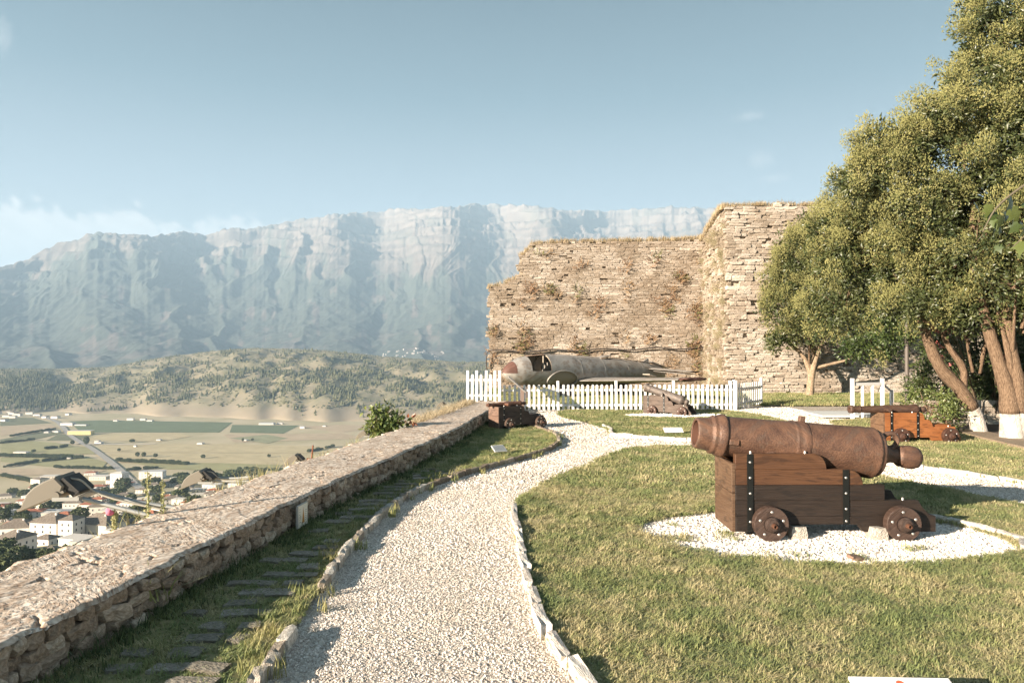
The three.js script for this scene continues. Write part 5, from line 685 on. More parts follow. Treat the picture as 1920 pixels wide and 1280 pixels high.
{ // broad lobed fig leaves hanging in from the right
  const P = [5.25, 0, -7.0], t = thing('fig_branch', 'fig branch with broad lobed leaves hanging in at the right edge', 'branch', P), r = rng(441);
  const s = new THREE.Shape(); const pts = [[0, 0], [0.05, -0.02], [0.1, 0.03], [0.07, 0.07], [0.13, 0.13], [0.08, 0.13], [0.05, 0.15], [0, 0.25], [-0.05, 0.15], [-0.08, 0.13], [-0.13, 0.13], [-0.07, 0.07], [-0.1, 0.03], [-0.05, -0.02]]; s.setFromPoints(pts.map(([x, y]) => new THREE.Vector2(x, y)));
  const g = new THREE.ShapeGeometry(s); { const p = g.attributes.position; for (let i = 0; i < p.count; i++) p.setZ(i, -1.6 * p.getX(i) ** 2 - 1.2 * p.getY(i) ** 2); g.computeVertexNormals(); }
  const mats = [[0.08, 0.115, 0.025], [0.12, 0.15, 0.04], [0.055, 0.085, 0.02]].map((c) => new THREE.MeshPhysicalMaterial({ color: lin(...c), roughness: 0.5, side: THREE.DoubleSide, transmission: 0.3, thickness: 0 }));
  const twig = [[0.5, 3.6, 0], [0.0, 3.35, 0.1], [-0.4, 3.05, 0.1], [-0.55, 2.8, 0.1]]; mesh('twig', merge([tube(twig, [0.02, 0.014, 0.01, 0.006], 6), tube([[0.4, 2.9, 0], [0.05, 2.9, 0.1], [-0.25, 2.65, 0.1]], [0.014, 0.01, 0.005], 6), tube([[0.6, 3.7, 0], [0.5, 3.2, 0], [0.4, 2.9, 0]], [0.02, 0.018, 0.014], 6)]), std([0.12, 0.1, 0.065], 0.9), t);
  for (let i = 0; i < 34; i++) { const m = mesh('leaf', g, mats[i % 3], t), k = i < 40 ? [lerp(-0.55, 0.5, r()), lerp(2.55, 3.15, r())] : [lerp(-0.25, 0.5, r()), lerp(4.0, 4.45, r())]; m.position.set(k[0], k[1], 0.05 + (r() - 0.5) * 0.5); m.rotation.set(-0.4 + (r() - 0.5) * 1.2, (r() - 0.5) * 1.6, Math.PI + (r() - 0.5) * 1.8); m.scale.setScalar(0.42 + r() * 0.3); }
}
{ // leafy bush rooted in the parapet's outer edge
  const P = [-2.3, 0.2, -12.1], t = thing('parapet_bush', 'young leafy bush growing over the outer edge of the parapet', 'bush', P), r = rng(451), st = [], lv = [], g = leafClump(340, 10, 0.13, 0.05, 0.07, 0.3);
  for (const [x, y] of [[-0.1, 0.46], [0.18, 0.5], [0.28, 0.3], [-0.16, 0.33], [0.4, 0.36], [0.05, 0.33], [-0.22, 0.12], [0.35, 0.2], [0.48, 0.2], [0.15, 0.12]]) { st.push(tube([[0, -0.2, 0], [x * 0.6, y * 0.5, 0], [x, y, 0]], [0.012, 0.009, 0.005], 5)); for (let k = 0; k < 9; k++) { const s = 0.15 + 0.88 * k / 9; lv.push([x * s + (r() - 0.5) * 0.16, y * s + (r() - 0.5) * 0.1, (r() - 0.5) * 0.3, r(), r() * 6, r(), 0.9, 0.9, 0.9, k > 7 && r() < 0.25 ? [0.3, 0.1, 0.045] : mix3([0.06, 0.1, 0.025], [0.17, 0.2, 0.05], r())]); } }
  mesh('stems', merge(st), std([0.2, 0.15, 0.08], 0.9), t); scatter('leaves', g, leafMat, lv, t);
}
function hollyhock(label, x, y, z, h, flowers, seed) {
  const t = thing('hollyhock', label, 'flower', [x, y, z], 0, 'hollyhocks beyond the parapet'), r = rng(seed), lv = [], g = leafClump(345, 5, 0.02, 0.018, 0.008, 0);
  mesh('stalk', tube([[0, 0, 0], [0.02, h * 0.5, 0], [0.01, h, 0]], [0.007, 0.006, 0.003], 6), std([0.32, 0.33, 0.16], 0.9), t); for (let i = 0; i < 46; i++) lv.push([(r() - 0.5) * 0.03 + 0.01, h * (0.15 + 0.85 * i / 46), (r() - 0.5) * 0.03, r() * 6, r() * 6, r() * 6, 0.9, 0.9, 0.9, mix3([0.3, 0.3, 0.12], [0.46, 0.43, 0.22], r())]); scatter('buds', g, blossomMat, lv, t);
  const pg = new THREE.SphereGeometry(0.03, 12, 8, 0, 6.283, 0, 1.9); { const p = pg.attributes.position; for (let i = 0; i < p.count; i++) { const a = Math.atan2(p.getZ(i), p.getX(i)), k = 1 + 0.18 * Math.sin(a * 5); p.setX(i, p.getX(i) * k); p.setZ(i, p.getZ(i) * k); } pg.computeVertexNormals(); }
  for (const fy of flowers) { const m = mesh('flower', pg, new THREE.MeshPhysicalMaterial({ color: lin(0.72, 0.2, 0.3), roughness: 0.8, side: THREE.DoubleSide, transmission: 0.3, thickness: 0 }), t); m.position.set(-0.015, fy * h, 0.02); m.rotation.set(2.4, r(), 0.5); }
}
hollyhock('tall hollyhock with one pink flower near the floodlight arm', -2.95, -0.1, -5.6, 0.74, [0.42], 461);
hollyhock('hollyhock without open flowers right of the pink one', -2.85, -0.1, -5.65, 0.66, [], 462);
hollyhock('short hollyhock topped by a large pink flower', -2.98, 0.1, -5.2, 0.32, [0.98], 463);
{ // grass tufts on the parapet
  const r = rng(471), g = tuftGeo(9, 14, 0.3, 0.06, 0.004, 0.75);
  const w = tag(scatter('parapet_weed', g, bladeMat, [[-2.16, 0.1, -4.2, 0, 1, 0.2, 1, 0.75, 1, [0.38, 0.38, 0.14]], [-2.14, 0.08, -4.28, 0.2, 3, 0.1, 1, 0.6, 1, [0.3, 0.33, 0.12]], [-2.28, 0.02, -3.6, 0.1, 2, 0.2, 1, 0.7, 1, [0.2, 0.24, 0.07]]]), 'pale wild grass growing from the near parapet face', 'weed', null, 'stuff');
  const list = []; for (let i = 0; i < 260; i++) { const d = 13 + r() * 5, x = table(OUTER.map(([a, b]) => [-b, a]), d); list.push([x - 0.1 + (r() - 0.5) * 0.35, 0.2, -d, 0, r() * 6, 0, 1, 0.35 + r() * 0.5, 1, mix3([0.4, 0.32, 0.2], [0.5, 0.42, 0.28], r())]); }
  for (let i = 0; i < 46; i++) { const d = 5 + r() * 6, x = table(OUTER.map(([a, b]) => [-b, a]), d); list.push([x - 0.12, 0.12, -d, 0, r() * 6, 0, 0.7, 0.4 + r() * 0.5, 0.7, mix3([0.42, 0.36, 0.18], [0.3, 0.3, 0.12], r())]); }
  tag(scatter('parapet_dry_grass', g, bladeMat, list), 'dry straw grass along the outer edge of the parapet', 'dry grass', null, 'stuff');
}

// ---------------------------------------------------------------- fields, road and town in the valley
const put = (x, z, dy = 0) => landY(x, z) + dy;
const FIELDS = [['green', [[-972, -1521], [-914, -1545], [-603, -1497], [-553, -1310], [-814, -1310]]], ['green', [[-582, -1444], [-440, -1433], [-426, -1291], [-533, -1310]]], ['tan', [[-1041, -1413], [-965, -1453], [-904, -1382], [-922, -1251]]], ['dark', [[-888, -1204], [-895, -1355], [-840, -1302], [-827, -1197], [-848, -1150]]], ['dark', [[-799, -1190], [-838, -1284], [-768, -1276], [-749, -1190]]], ['straw', [[-731, -1190], [-763, -1291], [-630, -1302], [-576, -1251], [-596, -1176]]], ['olive', [[-848, -1150], [-817, -1183], [-737, -1150], [-675, -1086], [-719, -1041], [-759, -1031]]], ['olive', [[-703, -1031], [-711, -1110], [-673, -1110], [-619, -1031]]], ['straw', [[-680, -1144], [-474, -1144], [-273, -1110], [-272, -1041], [-621, -1052]]], ['olive', [[-736, -999], [-619, -1009], [-555, -952], [-536, -907], [-612, -917], [-707, -960]]], ['straw', [[-612, -1040], [-320, -1038], [-248, -1009], [-286, -933], [-540, -955]]], ['olive', [[-519, -950], [-398, -948], [-301, -930], [-325, -882], [-448, -898]]], ['tan', [[-532, -1280], [-414, -1284], [-320, -1298], [-253, -1221], [-465, -1164]]], ['tan', [[-434, -1413], [-357, -1453], [-260, -1413], [-320, -1302]]], ['sage', [[-497, -1221], [-451, -1276], [-394, -1221], [-406, -1150]]], ['tan', [[-662, -898], [-613, -907], [-520, -891], [-521, -860], [-626, -850]]], ['straw', [[-270, -1110], [-235, -1176], [-144, -1176], [-160, -1041]]], ['dark', [[-1165, -1580], [-1109, -1605], [-986, -1485], [-1048, -1421]]]];
const fieldTone = { green: [0.13, 0.17, 0.08], tan: [0.5, 0.39, 0.26], straw: [0.53, 0.44, 0.26], dark: [0.16, 0.165, 0.08], olive: [0.34, 0.32, 0.15], sage: [0.3, 0.3, 0.17] };
const rowTex = tex(256, (u, v) => { const a = clamp(0.5 + 0.8 * tfbm(u, v, 6, 4, 5), 0, 1), s = 0.5 + 0.5 * Math.sin(v * 6.283 * 24); return mix3([0.72, 0.7, 0.66], [1, 1, 1], a * 0.75 + s * 0.25); }); rowTex.repeat.set(0.006, 0.006);
FIELDS.forEach(([k, p], i) => struct('field', k + ' field number ' + (i + 1) + ' on the valley floor', sheet(p, -149.6 + (i % 4) * 0.03), std(fieldTone[k], 1, { map: rowTex, side: THREE.DoubleSide })));
function ribbon(pts, w, dy, smoothN = 6) { const c = new THREE.CatmullRomCurve3(pts.map(([x, z]) => V3(x, 0, z))), n = pts.length * smoothN; return gridMesh(n, 1, (u, v) => { const p = c.getPoint(u), t = c.getTangent(u), s = (v - 0.5) * w; const x = p.x - t.z * s, z = p.z + t.x * s; return [x, put(p.x, p.z, dy), z]; }); }
const roadMat = std([0.34, 0.32, 0.29], 0.95, { side: THREE.DoubleSide }), dustMat = std([0.56, 0.5, 0.41], 1, { side: THREE.DoubleSide });
struct('valley_road', 'grey road running from the town across the fields', ribbon([[-1163, -1674], [-1013, -1533], [-916, -1413], [-815, -1276], [-724, -1164], [-677, -1110], [-571, -979], [-480, -860], [-412, -764], [-320, -602]], 9, 1.2), roadMat);
struct('farm_track', 'pale farm track beside the lone field tree', ribbon([[-755, -1157], [-698, -1144], [-637, -1137], [-588, -1144]], 9, 0.9), dustMat);
struct('riverside_road', 'pale dusty road behind the second floodlight', ribbon([[-319, -533], [-272, -538], [-238, -553], [-199, -588], [-163, -665]], 13, 1.5), dustMat);

// one leaf-clump tree, cloned
const farBall = (seed) => { const r = rng(seed), parts = []; for (let i = 0; i < 420; i++) { const d = V3(r() - 0.5, r() - 0.45, r() - 0.5).normalize(), k = 0.32 + 0.2 * r() + 0.1 * n3(d.x * 2 + seed, d.y * 2, d.z * 2), c = new THREE.TetrahedronGeometry(0.06 + r() * 0.045, 0); c.rotateX(r() * 6); c.rotateY(r() * 6); c.translate(d.x * k, 0.62 + d.y * k * 0.85, d.z * k); const tone = mix3([0.035, 0.05, 0.018], [0.10, 0.115, 0.045], r()); parts.push(paint(c, () => tone)); } return merge(parts); };
const farCrowns = [farBall(1), farBall(2), farBall(3)], farTrunk = new THREE.CylinderGeometry(0.03, 0.05, 0.4, 5).translate(0, 0.2, 0), farLeaf = std([1, 1, 1], 1, { vertexColors: true }), farBark = std([0.12, 0.09, 0.06], 1);
function farTree(name, label, group, x, z, w, h, i) { const t = thing(name, label, 'tree', [x, put(x, z, -0.2), z], i, group); mesh('crown', farCrowns[i % 3], farLeaf, t); mesh('trunk', farTrunk, farBark, t); t.scale.set(w, h, w); }
[[-693, -1130, 9, 14], [-720, -1137, 6, 7], [-637, -1164, 9, 6], [-542, -1005, 6, 7], [-533, -1005, 6, 7], [-513, -999, 6, 6], [-725, -1052, 6, 4.5], [-440, -989, 6, 6], [-456, -1176, 4, 6], [-445, -1190, 5, 4], [-600, -1060, 5, 5], [-350, -1000, 5, 5]].forEach(([x, z, w, h], i) => farTree('field_tree', i ? 'small lone tree standing on the valley fields' : 'tallest lone tree beside the valley road', i ? 'lone trees on the fields' : undefined, x, z, w, h, i));
{
  const r = rng(501), spots = [];
  for (let i = 0; i < 900 && spots.length < 85; i++) { const a = lerp(-37, -17, r()) * Math.PI / 180, d = 170 + Math.pow(r(), 0.8) * 760, x = Math.sin(a) * d, z = -Math.cos(a) * d; const cl = fbm2(x / 70 + 3, z / 70, 3); if (cl < 0.0 + 0.25 * r()) continue; spots.push([x, z, 3 + r() * 3 + d / 200]); }
  for (let i = 0; i < 22; i++) spots.push([-150 - r() * 55, -200 - r() * 34, 4 + r() * 3]);
  for (let i = 0; i < 16; i++) spots.push([-395 + r() * 110, -720 + (r() - 0.5) * 60, 9 + r() * 6]);
  spots.forEach(([x, z, s], i) => { const q = z > -240 ? ['dark tree in the grove below the white houses at lower left', 'grove below the white houses'] : z > -420 ? ['round dark tree between the slate roofed white houses', 'trees between the white houses'] : z > -640 ? ['round dark tree in the middle of the town', 'trees in the middle of the town'] : ['round dark tree near the town end of the valley road', 'trees by the valley road']; farTree('town_tree', q[0], q[1], x, z, s * (1 + r() * 0.3), s, i); });
  const hg = farBall(9);
  for (const [a, b, big] of [[[-740, -1005], [-611, -989], 1], [[-665, -911], [-657, -952]], [[-657, -952], [-631, -979]], [[-595, -907], [-513, -898]], [[-543, -960], [-435, -933], 1], [[-490, -888], [-459, -907]], [[-358, -898], [-284, -882]], [[-307, -1052], [-285, -1110]], [[-726, -1081], [-714, -1110]], [[-848, -1150], [-822, -1190]], [[-626, -850], [-558, -808]], [[-897, -1243], [-895, -1355]]]) {
    const L = Math.hypot(b[0] - a[0], b[1] - a[1]), list = []; for (let s = 0; s < L; s += 2.6) { if (!big && r() < 0.2) continue; const k = s / L, q = 4 + r() * 3 + (big ? 1.5 : 0); list.push([lerp(a[0], b[0], k) - a[0] + (r() - 0.5) * 3, -0.3, lerp(a[1], b[1], k) - a[1] + (r() - 0.5) * 3, 0, r() * 6, 0, q, q * 0.75, q]); }
    const h = thing('hedgerow', big ? (a[0] < -700 ? 'long straight orchard row across the left fields' : 'long straight orchard row in the middle of the fields') : 'bushy hedgerow along a field edge on the valley floor', 'hedge', [a[0], put(...a), a[1]], 0, big ? undefined : 'hedgerows between the fields'); scatter('bushes', hg, farLeaf, list, h);
  }
}
// houses: walls, hipped or flat roof, windows with their own panes
const limeWalls = [[0.66, 0.62, 0.57], [0.58, 0.54, 0.48], [0.60, 0.55, 0.46], [0.5, 0.47, 0.43]].map((c) => std(c, 0.9)), slateMat = std([0.24, 0.205, 0.17], 0.95, { map: stoneTex }), tileMat = std([0.42, 0.16, 0.09], 0.9, { map: stoneTex }), greyRoof = std([0.42, 0.42, 0.42], 0.8), paneMat = std([0.045, 0.05, 0.055], 0.25), yellowWall = std([0.68, 0.55, 0.24], 0.9);
function hip(w, d, h, over = 0.5) { const W = w / 2 + over, D = d / 2 + over, m = Math.max(0.2, W - D); const g = new THREE.BufferGeometry(), P = [[-W, 0, D], [W, 0, D], [W, 0, -D], [-W, 0, -D], [-m, h, 0], [m, h, 0]], idx = [0, 1, 5, 0, 5, 4, 1, 2, 5, 2, 3, 4, 2, 4, 5, 3, 0, 4, 0, 3, 2, 0, 2, 1]; g.setAttribute('position', new THREE.Float32BufferAttribute(P.flat(), 3)); g.setIndex(idx); const q = boxUV(g.toNonIndexed(), 0.2); q.computeVertexNormals(); return q; }
const winFrame = box(0.9, 1.3, 0.12), winPane = box(0.66, 1.06, 0.06);
function house(label, group, x, z, w, d, h, turn, wall, roof, roofH, floors, perFloor, y) {
  const t = thing('house', label, 'house', [x, y ?? put(x, z, -1), z], turn, group); mesh('wall', box(w, h + 6, d, 0, (h - 6) / 2 + 1, 0), wall, t);
  if (roofH > 0) { const r = mesh('roof', hip(w, d, roofH, Math.min(0.7, w * 0.06)), roof, t); r.position.y = h + 0.99; if (w > 8 && floors) mesh('chimney', box(0.7, 1.3, 0.7, w * 0.2, roofH * 0.8, d * 0.1), wall, r); } else mesh('roof', box(w + 0.5, 0.3, d + 0.5, 0, h + 1.1, 0), roof, t);
  for (let f = 0; f < floors; f++) for (const [n, side] of [[perFloor, 0], [Math.max(1, Math.round(perFloor * d / w)), 1]]) for (let k = 0; k < n; k++) {
    const u = ((k + 0.5) / n - 0.5) * (side ? d : w) * 0.86, v = 2.1 + f * (h - 0.6) / floors, m = mesh('window', winFrame, limeWalls[0], t), p = mesh('pane', winPane, paneMat, m); p.position.z = 0.04;
    if (side) { m.position.set(w / 2 + 0.02, v, u); m.rotation.y = Math.PI / 2; } else m.position.set(u, v, d / 2 + 0.02);
  }
}
const Wl = limeWalls;
house('largest white house of the town with hipped slate roof', null, -204, -309, 13, 11, 7.2, -0.15, Wl[0], slateMat, 3.4, 3, 3);
house('white tower wing attached right of the largest white house', null, -192.5, -304, 7, 7, 8, -0.15, Wl[0], slateMat, 1.8, 3, 2);
house('white house with slate roof left of the largest house', null, -223, -314, 13, 10, 6, 0.2, Wl[0], slateMat, 3, 2, 3);
house('white slate roofed house nearest the lower left corner', null, -191, -268, 10, 9, 5.8, -0.25, Wl[0], slateMat, 2.6, 2, 3);
house('long house with great brown slate roof right of the largest white house', null, -184, -312, 17, 11, 5, -0.3, Wl[1], slateMat, 3.8, 1, 6);
house('small white gabled house below the largest white house', null, -190.5, -285, 7.4, 6, 2.8, -0.2, Wl[0], slateMat, 1.4, 1, 2);
house('flat roofed white house in front of the long brown roof', null, -167, -268, 11.5, 7, 3.2, -0.25, Wl[0], limeWalls[1], 0, 1, 2);
house('tiny tan ruin beside the dark trees at lower left', null, -164, -248, 4.2, 4, 2.2, 0.1, Wl[2], slateMat, 0.9, 1, 1);
house('little beige outbuilding beside the flat roofed white house', null, -163, -259.5, 3, 3, 2.6, 0, Wl[2], Wl[1], 0, 0, 0);
house('grey concrete block at the left edge of the town', null, -303, -416, 8, 8, 6, 0.1, Wl[3], greyRoof, 0, 2, 3);
house('wide low hall with grey metal roof behind the white houses', null, -290, -436, 23, 12, 2.6, 0.05, Wl[1], greyRoof, 1, 0, 0);
house('cream apartment block with orange roof below the nearest floodlight', null, -279, -471, 9, 9, 6.5, -0.1, Wl[2], tileMat, 1.2, 3, 4);
house('pinkish terrace house right of the cream apartment block', null, -238, -435, 10.5, 7, 4.2, -0.1, Wl[1], Wl[1], 0, 2, 4);
house('tall white four storey house beside the valley road', null, -439, -777, 14, 12, 16, -0.1, Wl[0], Wl[1], 1.5, 4, 3);
house('broad white block with terraces near the bend of the valley road', null, -432, -835, 27, 12, 9, 0.1, Wl[0], greyRoof, 0, 3, 6);
{
  const g = 'ordinary houses of the town', r = rng(511), H = [[-521, -860, 13, 3.3], [-490, -828, 20, 4.5], [-545, -802, 15, 6], [-553, -831, 17, 4], [-214, -367, 7, 3.4], [-176, -322, 6.5, 3], [-186, -359, 5.5, 2.8], [-186, -326, 6, 3.3], [-384, -797, 12, 6], [-194, -421, 10, 3.2], [-407, -656, 18, 4], [-325, -582, 12, 3.6], [-250, -505, 9, 4], [-300, -520, 10, 4], [-345, -560, 11, 4], [-265, -400, 8, 3.5], [-245, -382, 8, 3.5], [-228, -352, 7, 3.4], [-330, -470, 9, 4], [-355, -500, 9, 4], [-380, -560, 10, 4], [-420, -600, 11, 4], [-450, -650, 12, 4], [-480, -720, 12, 4], [-520, -760, 13, 5], [-215, -450, 8, 3.5], [-205, -480, 8, 4], [-232, -330, 8, 4], [-250, -350, 8, 4], [-360, -700, 12, 5], [-330, -760, 12, 5], [-460, -800, 11, 5], [-172, -300, 6, 3], [-160, -310, 6, 3], [-155, -330, 6, 3], [-168, -350, 6, 3], [-200, -395, 7, 3], [-178, -395, 7, 3], [-300, -640, 12, 4], [-270, -600, 10, 4], [-240, -560, 10, 4], [-225, -520, 9, 4]];
  for (let i = 0; i < 60; i++) { const a = lerp(-37, -19, r()) * Math.PI / 180, d = 330 + r() * 560, x = Math.round(Math.sin(a) * d), z = Math.round(-Math.cos(a) * d); if (H.some((q) => Math.hypot(q[0] - x, q[1] - z) < 20)) continue; H.push([x, z, 7 + d / 130 + r() * 4, 3 + r() * 3]); }
  const kinds = [['white plastered town house with orange tiled roof', Wl[0], tileMat, 1.2], ['pale town house with brown slate roof', Wl[1], slateMat, 1.6], ['cream town house with flat roof', Wl[2], Wl[1], 0]];
  H.forEach(([x, z, w, h], i) => { const k = kinds[[0, 2, 1, 2, 0, 1, 0, 1, 2, 0, 2, 1][i % 12]]; house(k[0], g, x, z, w, w * 0.75, h, (r() - 0.5) * 0.8, k[1], k[2], k[3], h > 3.9 ? 2 : 1, Math.max(2, Math.round(w / 3.5))); });
  house('long yellow factory building among the green fields', null, -792, -1276, 41, 14, 7.5, 0.05, yellowWall, greyRoof, 0, 2, 8, -151);
  house('white farm building left of the great green field', null, -917, -1433, 24, 12, 6, 0.05, Wl[0], greyRoof, 1, 1, 4, -151);
  house('long low blue grey shed at the foot of the hill', null, -513, -1453, 31, 12, 4, 0, Wl[3], std([0.4, 0.47, 0.52], 0.7), 0.8, 0, 0, -151);
  for (const [x, z, w, h] of [[-891, -1433, 29, 2.5], [-849, -1545, 14, 5], [-821, -1545, 12, 4], [-793, -1521, 12, 3], [-489, -1464, 11, 3], [-738, -1045, 21, 2], [-631, -989, 9, 2], [-684, -1150, 11, 3], [-698, -1169, 7, 3], [-868, -1521, 9, 3], [-605, -1190, 7, 2.5], [-417, -1382, 9, 4], [-457, -1190, 7, 2], [-382, -1413, 7, 2.4], [-860, -1310, 12, 3.5], [-872, -1302, 8, 3], [-513, -1144, 9, 2.6], [-602, -1110, 4, 2.6]]) house('small white farm building scattered on the valley floor', 'farm buildings on the fields', x, z, w, Math.min(w, 8), h, (r() - 0.5) * 0.3, Wl[0], greyRoof, 0.6, 0, 0, -151);
  for (const [x, z, w, h] of [[-1240, -1718, 16, 5], [-1279, -1749, 14, 6], [-1174, -1647, 18, 6], [-1175, -1691, 16, 6], [-1235, -1763, 16, 5], [-1126, -1647, 15, 5], [-1180, -1621, 15, 5], [-1308, -1800, 30, 4], [-1047, -1592, 17, 5], [-1070, -1674, 10, 4], [-1112, -1521, 12, 4.5], [-1070, -1592, 12, 5], [-1210, -1680, 14, 6], [-1260, -1700, 15, 6], [-1150, -1600, 13, 5], [-1220, -1640, 13, 5], [-1300, -1760, 14, 6]]) house('pale house of the village at the foot of the hill', 'village at the foot of the hill', x, z, w, 10, h, (r() - 0.5) * 0.5, Wl[0], slateMat, 1.4, 0, 0, -151);
  for (let i = 0; i < 46; i++) { const az = lerp(-12.2, -5.4, r()), v = 0.17 + r() * 0.05, [x, y, z] = MOUNT.at((az + 60) / 96, v), w = 9 + r() * 8; house('tiny pale far off house of the village below the mountain', 'far village below the mountain', x, z, w, 9, 4 + r() * 4, r(), Wl[3], slateMat, 2, 0, 0, y - 2); }
}

// ---------------------------------------------------------------- grass blades and gravel stones, nobody could count them
{
  const r = rng(601), blades = [tuftGeo(21, 14, 0.052, 0.06, 0.0026, 1.5), tuftGeo(22, 14, 0.062, 0.065, 0.0028, 1.2)], coarse = tuftGeo(23, 18, 0.06, 0.13, 0.006, 0.8);
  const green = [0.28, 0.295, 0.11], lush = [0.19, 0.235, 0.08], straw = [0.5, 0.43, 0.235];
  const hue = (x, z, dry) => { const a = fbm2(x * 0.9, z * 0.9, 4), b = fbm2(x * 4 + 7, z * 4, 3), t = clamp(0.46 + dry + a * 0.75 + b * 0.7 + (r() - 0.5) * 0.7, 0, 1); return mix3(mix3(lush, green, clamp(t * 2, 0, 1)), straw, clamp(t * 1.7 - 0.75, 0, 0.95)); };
  const near = [[], []], far = [], strip = [];
  const fill = (poly, density, use, dry, opts = {}) => {
    let x0 = 1e9, x1 = -1e9, z0 = 1e9, z1 = -1e9; for (const [x, z] of poly) { x0 = Math.min(x0, x); x1 = Math.max(x1, x); z0 = Math.min(z0, z); z1 = Math.max(z1, z); } z1 = Math.min(z1, -2.4);
    for (let z = z1; z > z0; z -= 0.25) {
      const d = -z, half = d * 0.78 + 0.4, a = Math.max(x0, -half), b = Math.min(x1, half); if (b <= a) continue; const [den, size, kind] = density(d), n = Math.round(den * (b - a) * 0.25);
      for (let i = 0; i < n; i++) {
        const x = lerp(a, b, r()), zz = z - r() * 0.25; if (!inside(poly, x, zz)) continue; if (opts.hole && inside(opts.hole, x, zz) && nearEdge(opts.hole, x, zz) > 0.06 * r() + 0.02) { if (!(opts.patch && opts.patch(x, zz))) continue; }
        if (opts.thin && opts.thin(x, zz)) continue; const thick = 1 + 0.7 * fbm2(x * 1.7, zz * 1.7, 3), s = size * (0.75 + r() * 0.5);
        use(kind).push([x, 0.02, zz, (r() - 0.5) * 0.3, r() * 6.283, (r() - 0.5) * 0.3, s, s * thick * 0.55 * (opts.tall ?? 1), s, hue(x, zz, dry)]);
      }
    }
  };
  const den = (d) => d < 5 ? [1900, 0.95, 0] : d < 8 ? [1150, 1.1, 0] : d < 14 ? [420, 1.0, 1] : [260, 1.15, 1];
  const use = (k) => k ? far : near[r() < 0.5 ? 0 : 1];
  fill(LAWN_MAIN, den, use, 0.1, { hole: OVAL, patch: (x, z) => fbm2(x * 1.6 + 5, z * 2.5, 3) > 0.33 && r() < 0.35 && z > -6.4 && (x < 1.9 || z > -5.6) });
  fill(LAWN_BACK, den, use, -0.04, { thin: (x, z) => ((x - 4.05) / 1.25) ** 2 + ((z + 17.15) / 0.55) ** 2 < 1 });
  fill(LAWN_RIGHT, den, use, 0.16); fill(LAWN_FAR, (d) => [110, 1.5, 1], use, 0.0, { tall: 1.5 });
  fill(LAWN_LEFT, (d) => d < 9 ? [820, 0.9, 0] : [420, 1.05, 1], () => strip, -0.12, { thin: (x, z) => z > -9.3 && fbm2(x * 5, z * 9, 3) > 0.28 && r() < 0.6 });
  // taller weeds against the parapet foot and on the kerbs
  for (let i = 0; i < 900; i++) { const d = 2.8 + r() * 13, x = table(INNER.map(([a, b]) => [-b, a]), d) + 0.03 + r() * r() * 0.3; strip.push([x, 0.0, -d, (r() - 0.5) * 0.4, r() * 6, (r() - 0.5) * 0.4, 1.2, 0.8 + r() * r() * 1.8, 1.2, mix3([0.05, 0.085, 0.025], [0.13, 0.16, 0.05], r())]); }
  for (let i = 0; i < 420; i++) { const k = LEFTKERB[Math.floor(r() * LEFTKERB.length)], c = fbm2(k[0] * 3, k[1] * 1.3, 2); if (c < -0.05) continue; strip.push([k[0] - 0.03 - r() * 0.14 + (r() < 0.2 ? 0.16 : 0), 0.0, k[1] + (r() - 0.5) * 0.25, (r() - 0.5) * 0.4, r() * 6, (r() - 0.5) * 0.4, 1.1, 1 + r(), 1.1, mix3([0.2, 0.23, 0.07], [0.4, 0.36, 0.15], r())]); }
  tag(scatter('lawn_grass', blades[0], bladeMat, near[0]), 'short dry green grass of the near lawns', 'grass', null, 'stuff');
  tag(scatter('lawn_grass', blades[1], bladeMat, near[1]), 'slightly longer grass mixed through the near lawns', 'grass', null, 'stuff');
  tag(scatter('far_lawn_grass', coarse, bladeMat, far), 'grass of the lawns farther off before the fence', 'grass', null, 'stuff');
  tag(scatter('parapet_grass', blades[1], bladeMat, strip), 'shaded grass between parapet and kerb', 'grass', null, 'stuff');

  const peb = [0, 1, 2].map((k) => { const g = new THREE.IcosahedronGeometry(0.5, 0), q = mergeVertices((g.deleteAttribute('uv'), g.deleteAttribute('normal'), g)), p = q.attributes.position, e = rng(700 + k); for (let i = 0; i < p.count; i++) p.setXYZ(i, p.getX(i) * (0.75 + e() * 0.6), p.getY(i) * (0.6 + e() * 0.45), p.getZ(i) * (0.75 + e() * 0.6)); const o = q.toNonIndexed(); o.computeVertexNormals(); return o; });
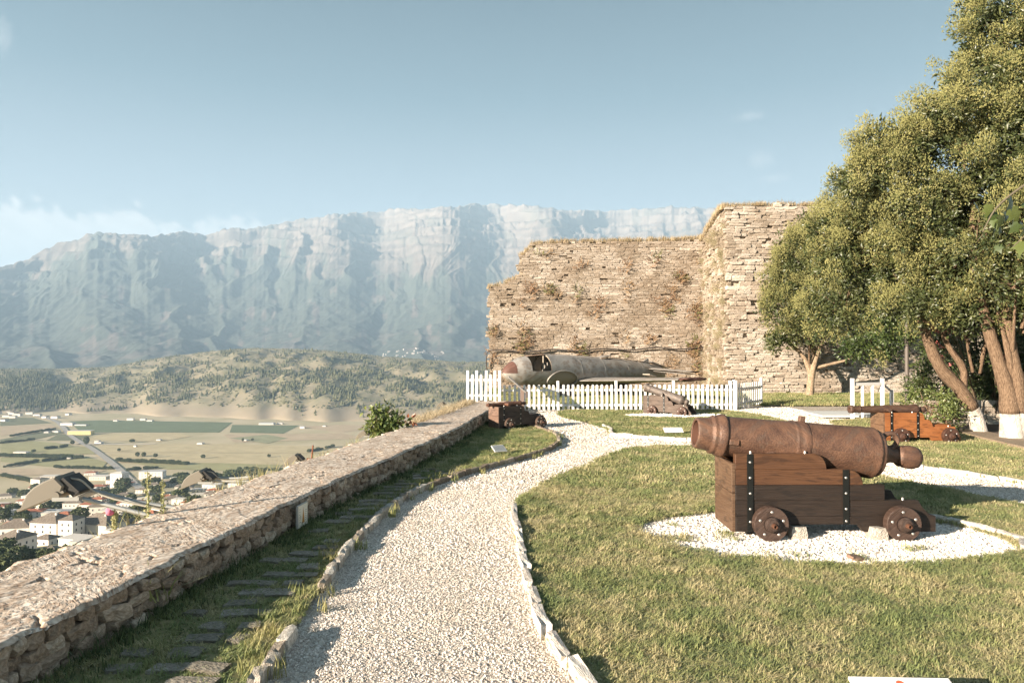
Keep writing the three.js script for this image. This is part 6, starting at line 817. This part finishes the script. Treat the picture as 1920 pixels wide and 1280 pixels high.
  const lists = [[], [], []], lawnish = (x, z) => LAWN_ALL.some((p, i) => i < 4 && inside(p, x, z)) && !inside(OVAL, x, z);
  for (let d = 2.5; d < 20; d += 0.2) {
    const half = d * 0.78 + 0.4, density = d < 5 ? 9000 : d < 8 ? 5200 : d < 12 ? 2200 : 1000, size = d < 5 ? 0.0092 : d < 8 ? 0.0115 : d < 12 ? 0.017 : 0.024, n = Math.round(density * 0.2 * Math.min(2 * half, 16));
    for (let i = 0; i < n; i++) {
      const x = (r() * 2 - 1) * Math.min(half, 8), z = -d - r() * 0.2; if (x < -1.4 || lawnish(x, z)) continue;
      const s = size * (0.55 + r() * r() * 1.3), o = inside(OVAL, x, z) ? 2.0 : 1, g = r(), dust = 0.5 + fbm2(x * 0.8, z * 0.8, 3);
      let c = g < 0.78 ? mix3([0.63, 0.57, 0.51], [0.81, 0.755, 0.7], r()) : g < 0.92 ? [0.5, 0.43, 0.36] : [0.36, 0.31, 0.26]; if (o === 1) c = mix3(c, [0.54, 0.47, 0.39], clamp(dust - 0.4, 0, 0.5)); else c = mix3(c, [0.7, 0.66, 0.6], 0.6);
      lists[i % 3].push([x, s * 0.1, z, r() * 6, r() * 6, r() * 6, s * o, s * o * 0.6, s * o, c]);
    }
  }
  for (let i = 0; i < 700; i++) { const a = r() * 6.283, q = Math.sqrt(r()), x = 4.05 + Math.cos(a) * q * 1.25, z = -17.15 + Math.sin(a) * q * 0.5; lists[i % 3].push([x, 0.035, z, r() * 6, r() * 6, r() * 6, 0.06, 0.05, 0.06, [0.8, 0.76, 0.7]]); }
  const pebMat = std([1, 1, 1], 0.9); tag(scatter('gravel', peb[0], pebMat, lists[0]), 'white gravel stones on the paths and cannon bed', 'gravel', null, 'stuff'); tag(scatter('gravel', peb[1], pebMat, lists[1]), 'flat white gravel stones among the others', 'gravel', null, 'stuff'); tag(scatter('gravel', peb[2], pebMat, lists[2]), 'angular white gravel stones among the others', 'gravel', null, 'stuff');
}
renderer.render(scene, camera);
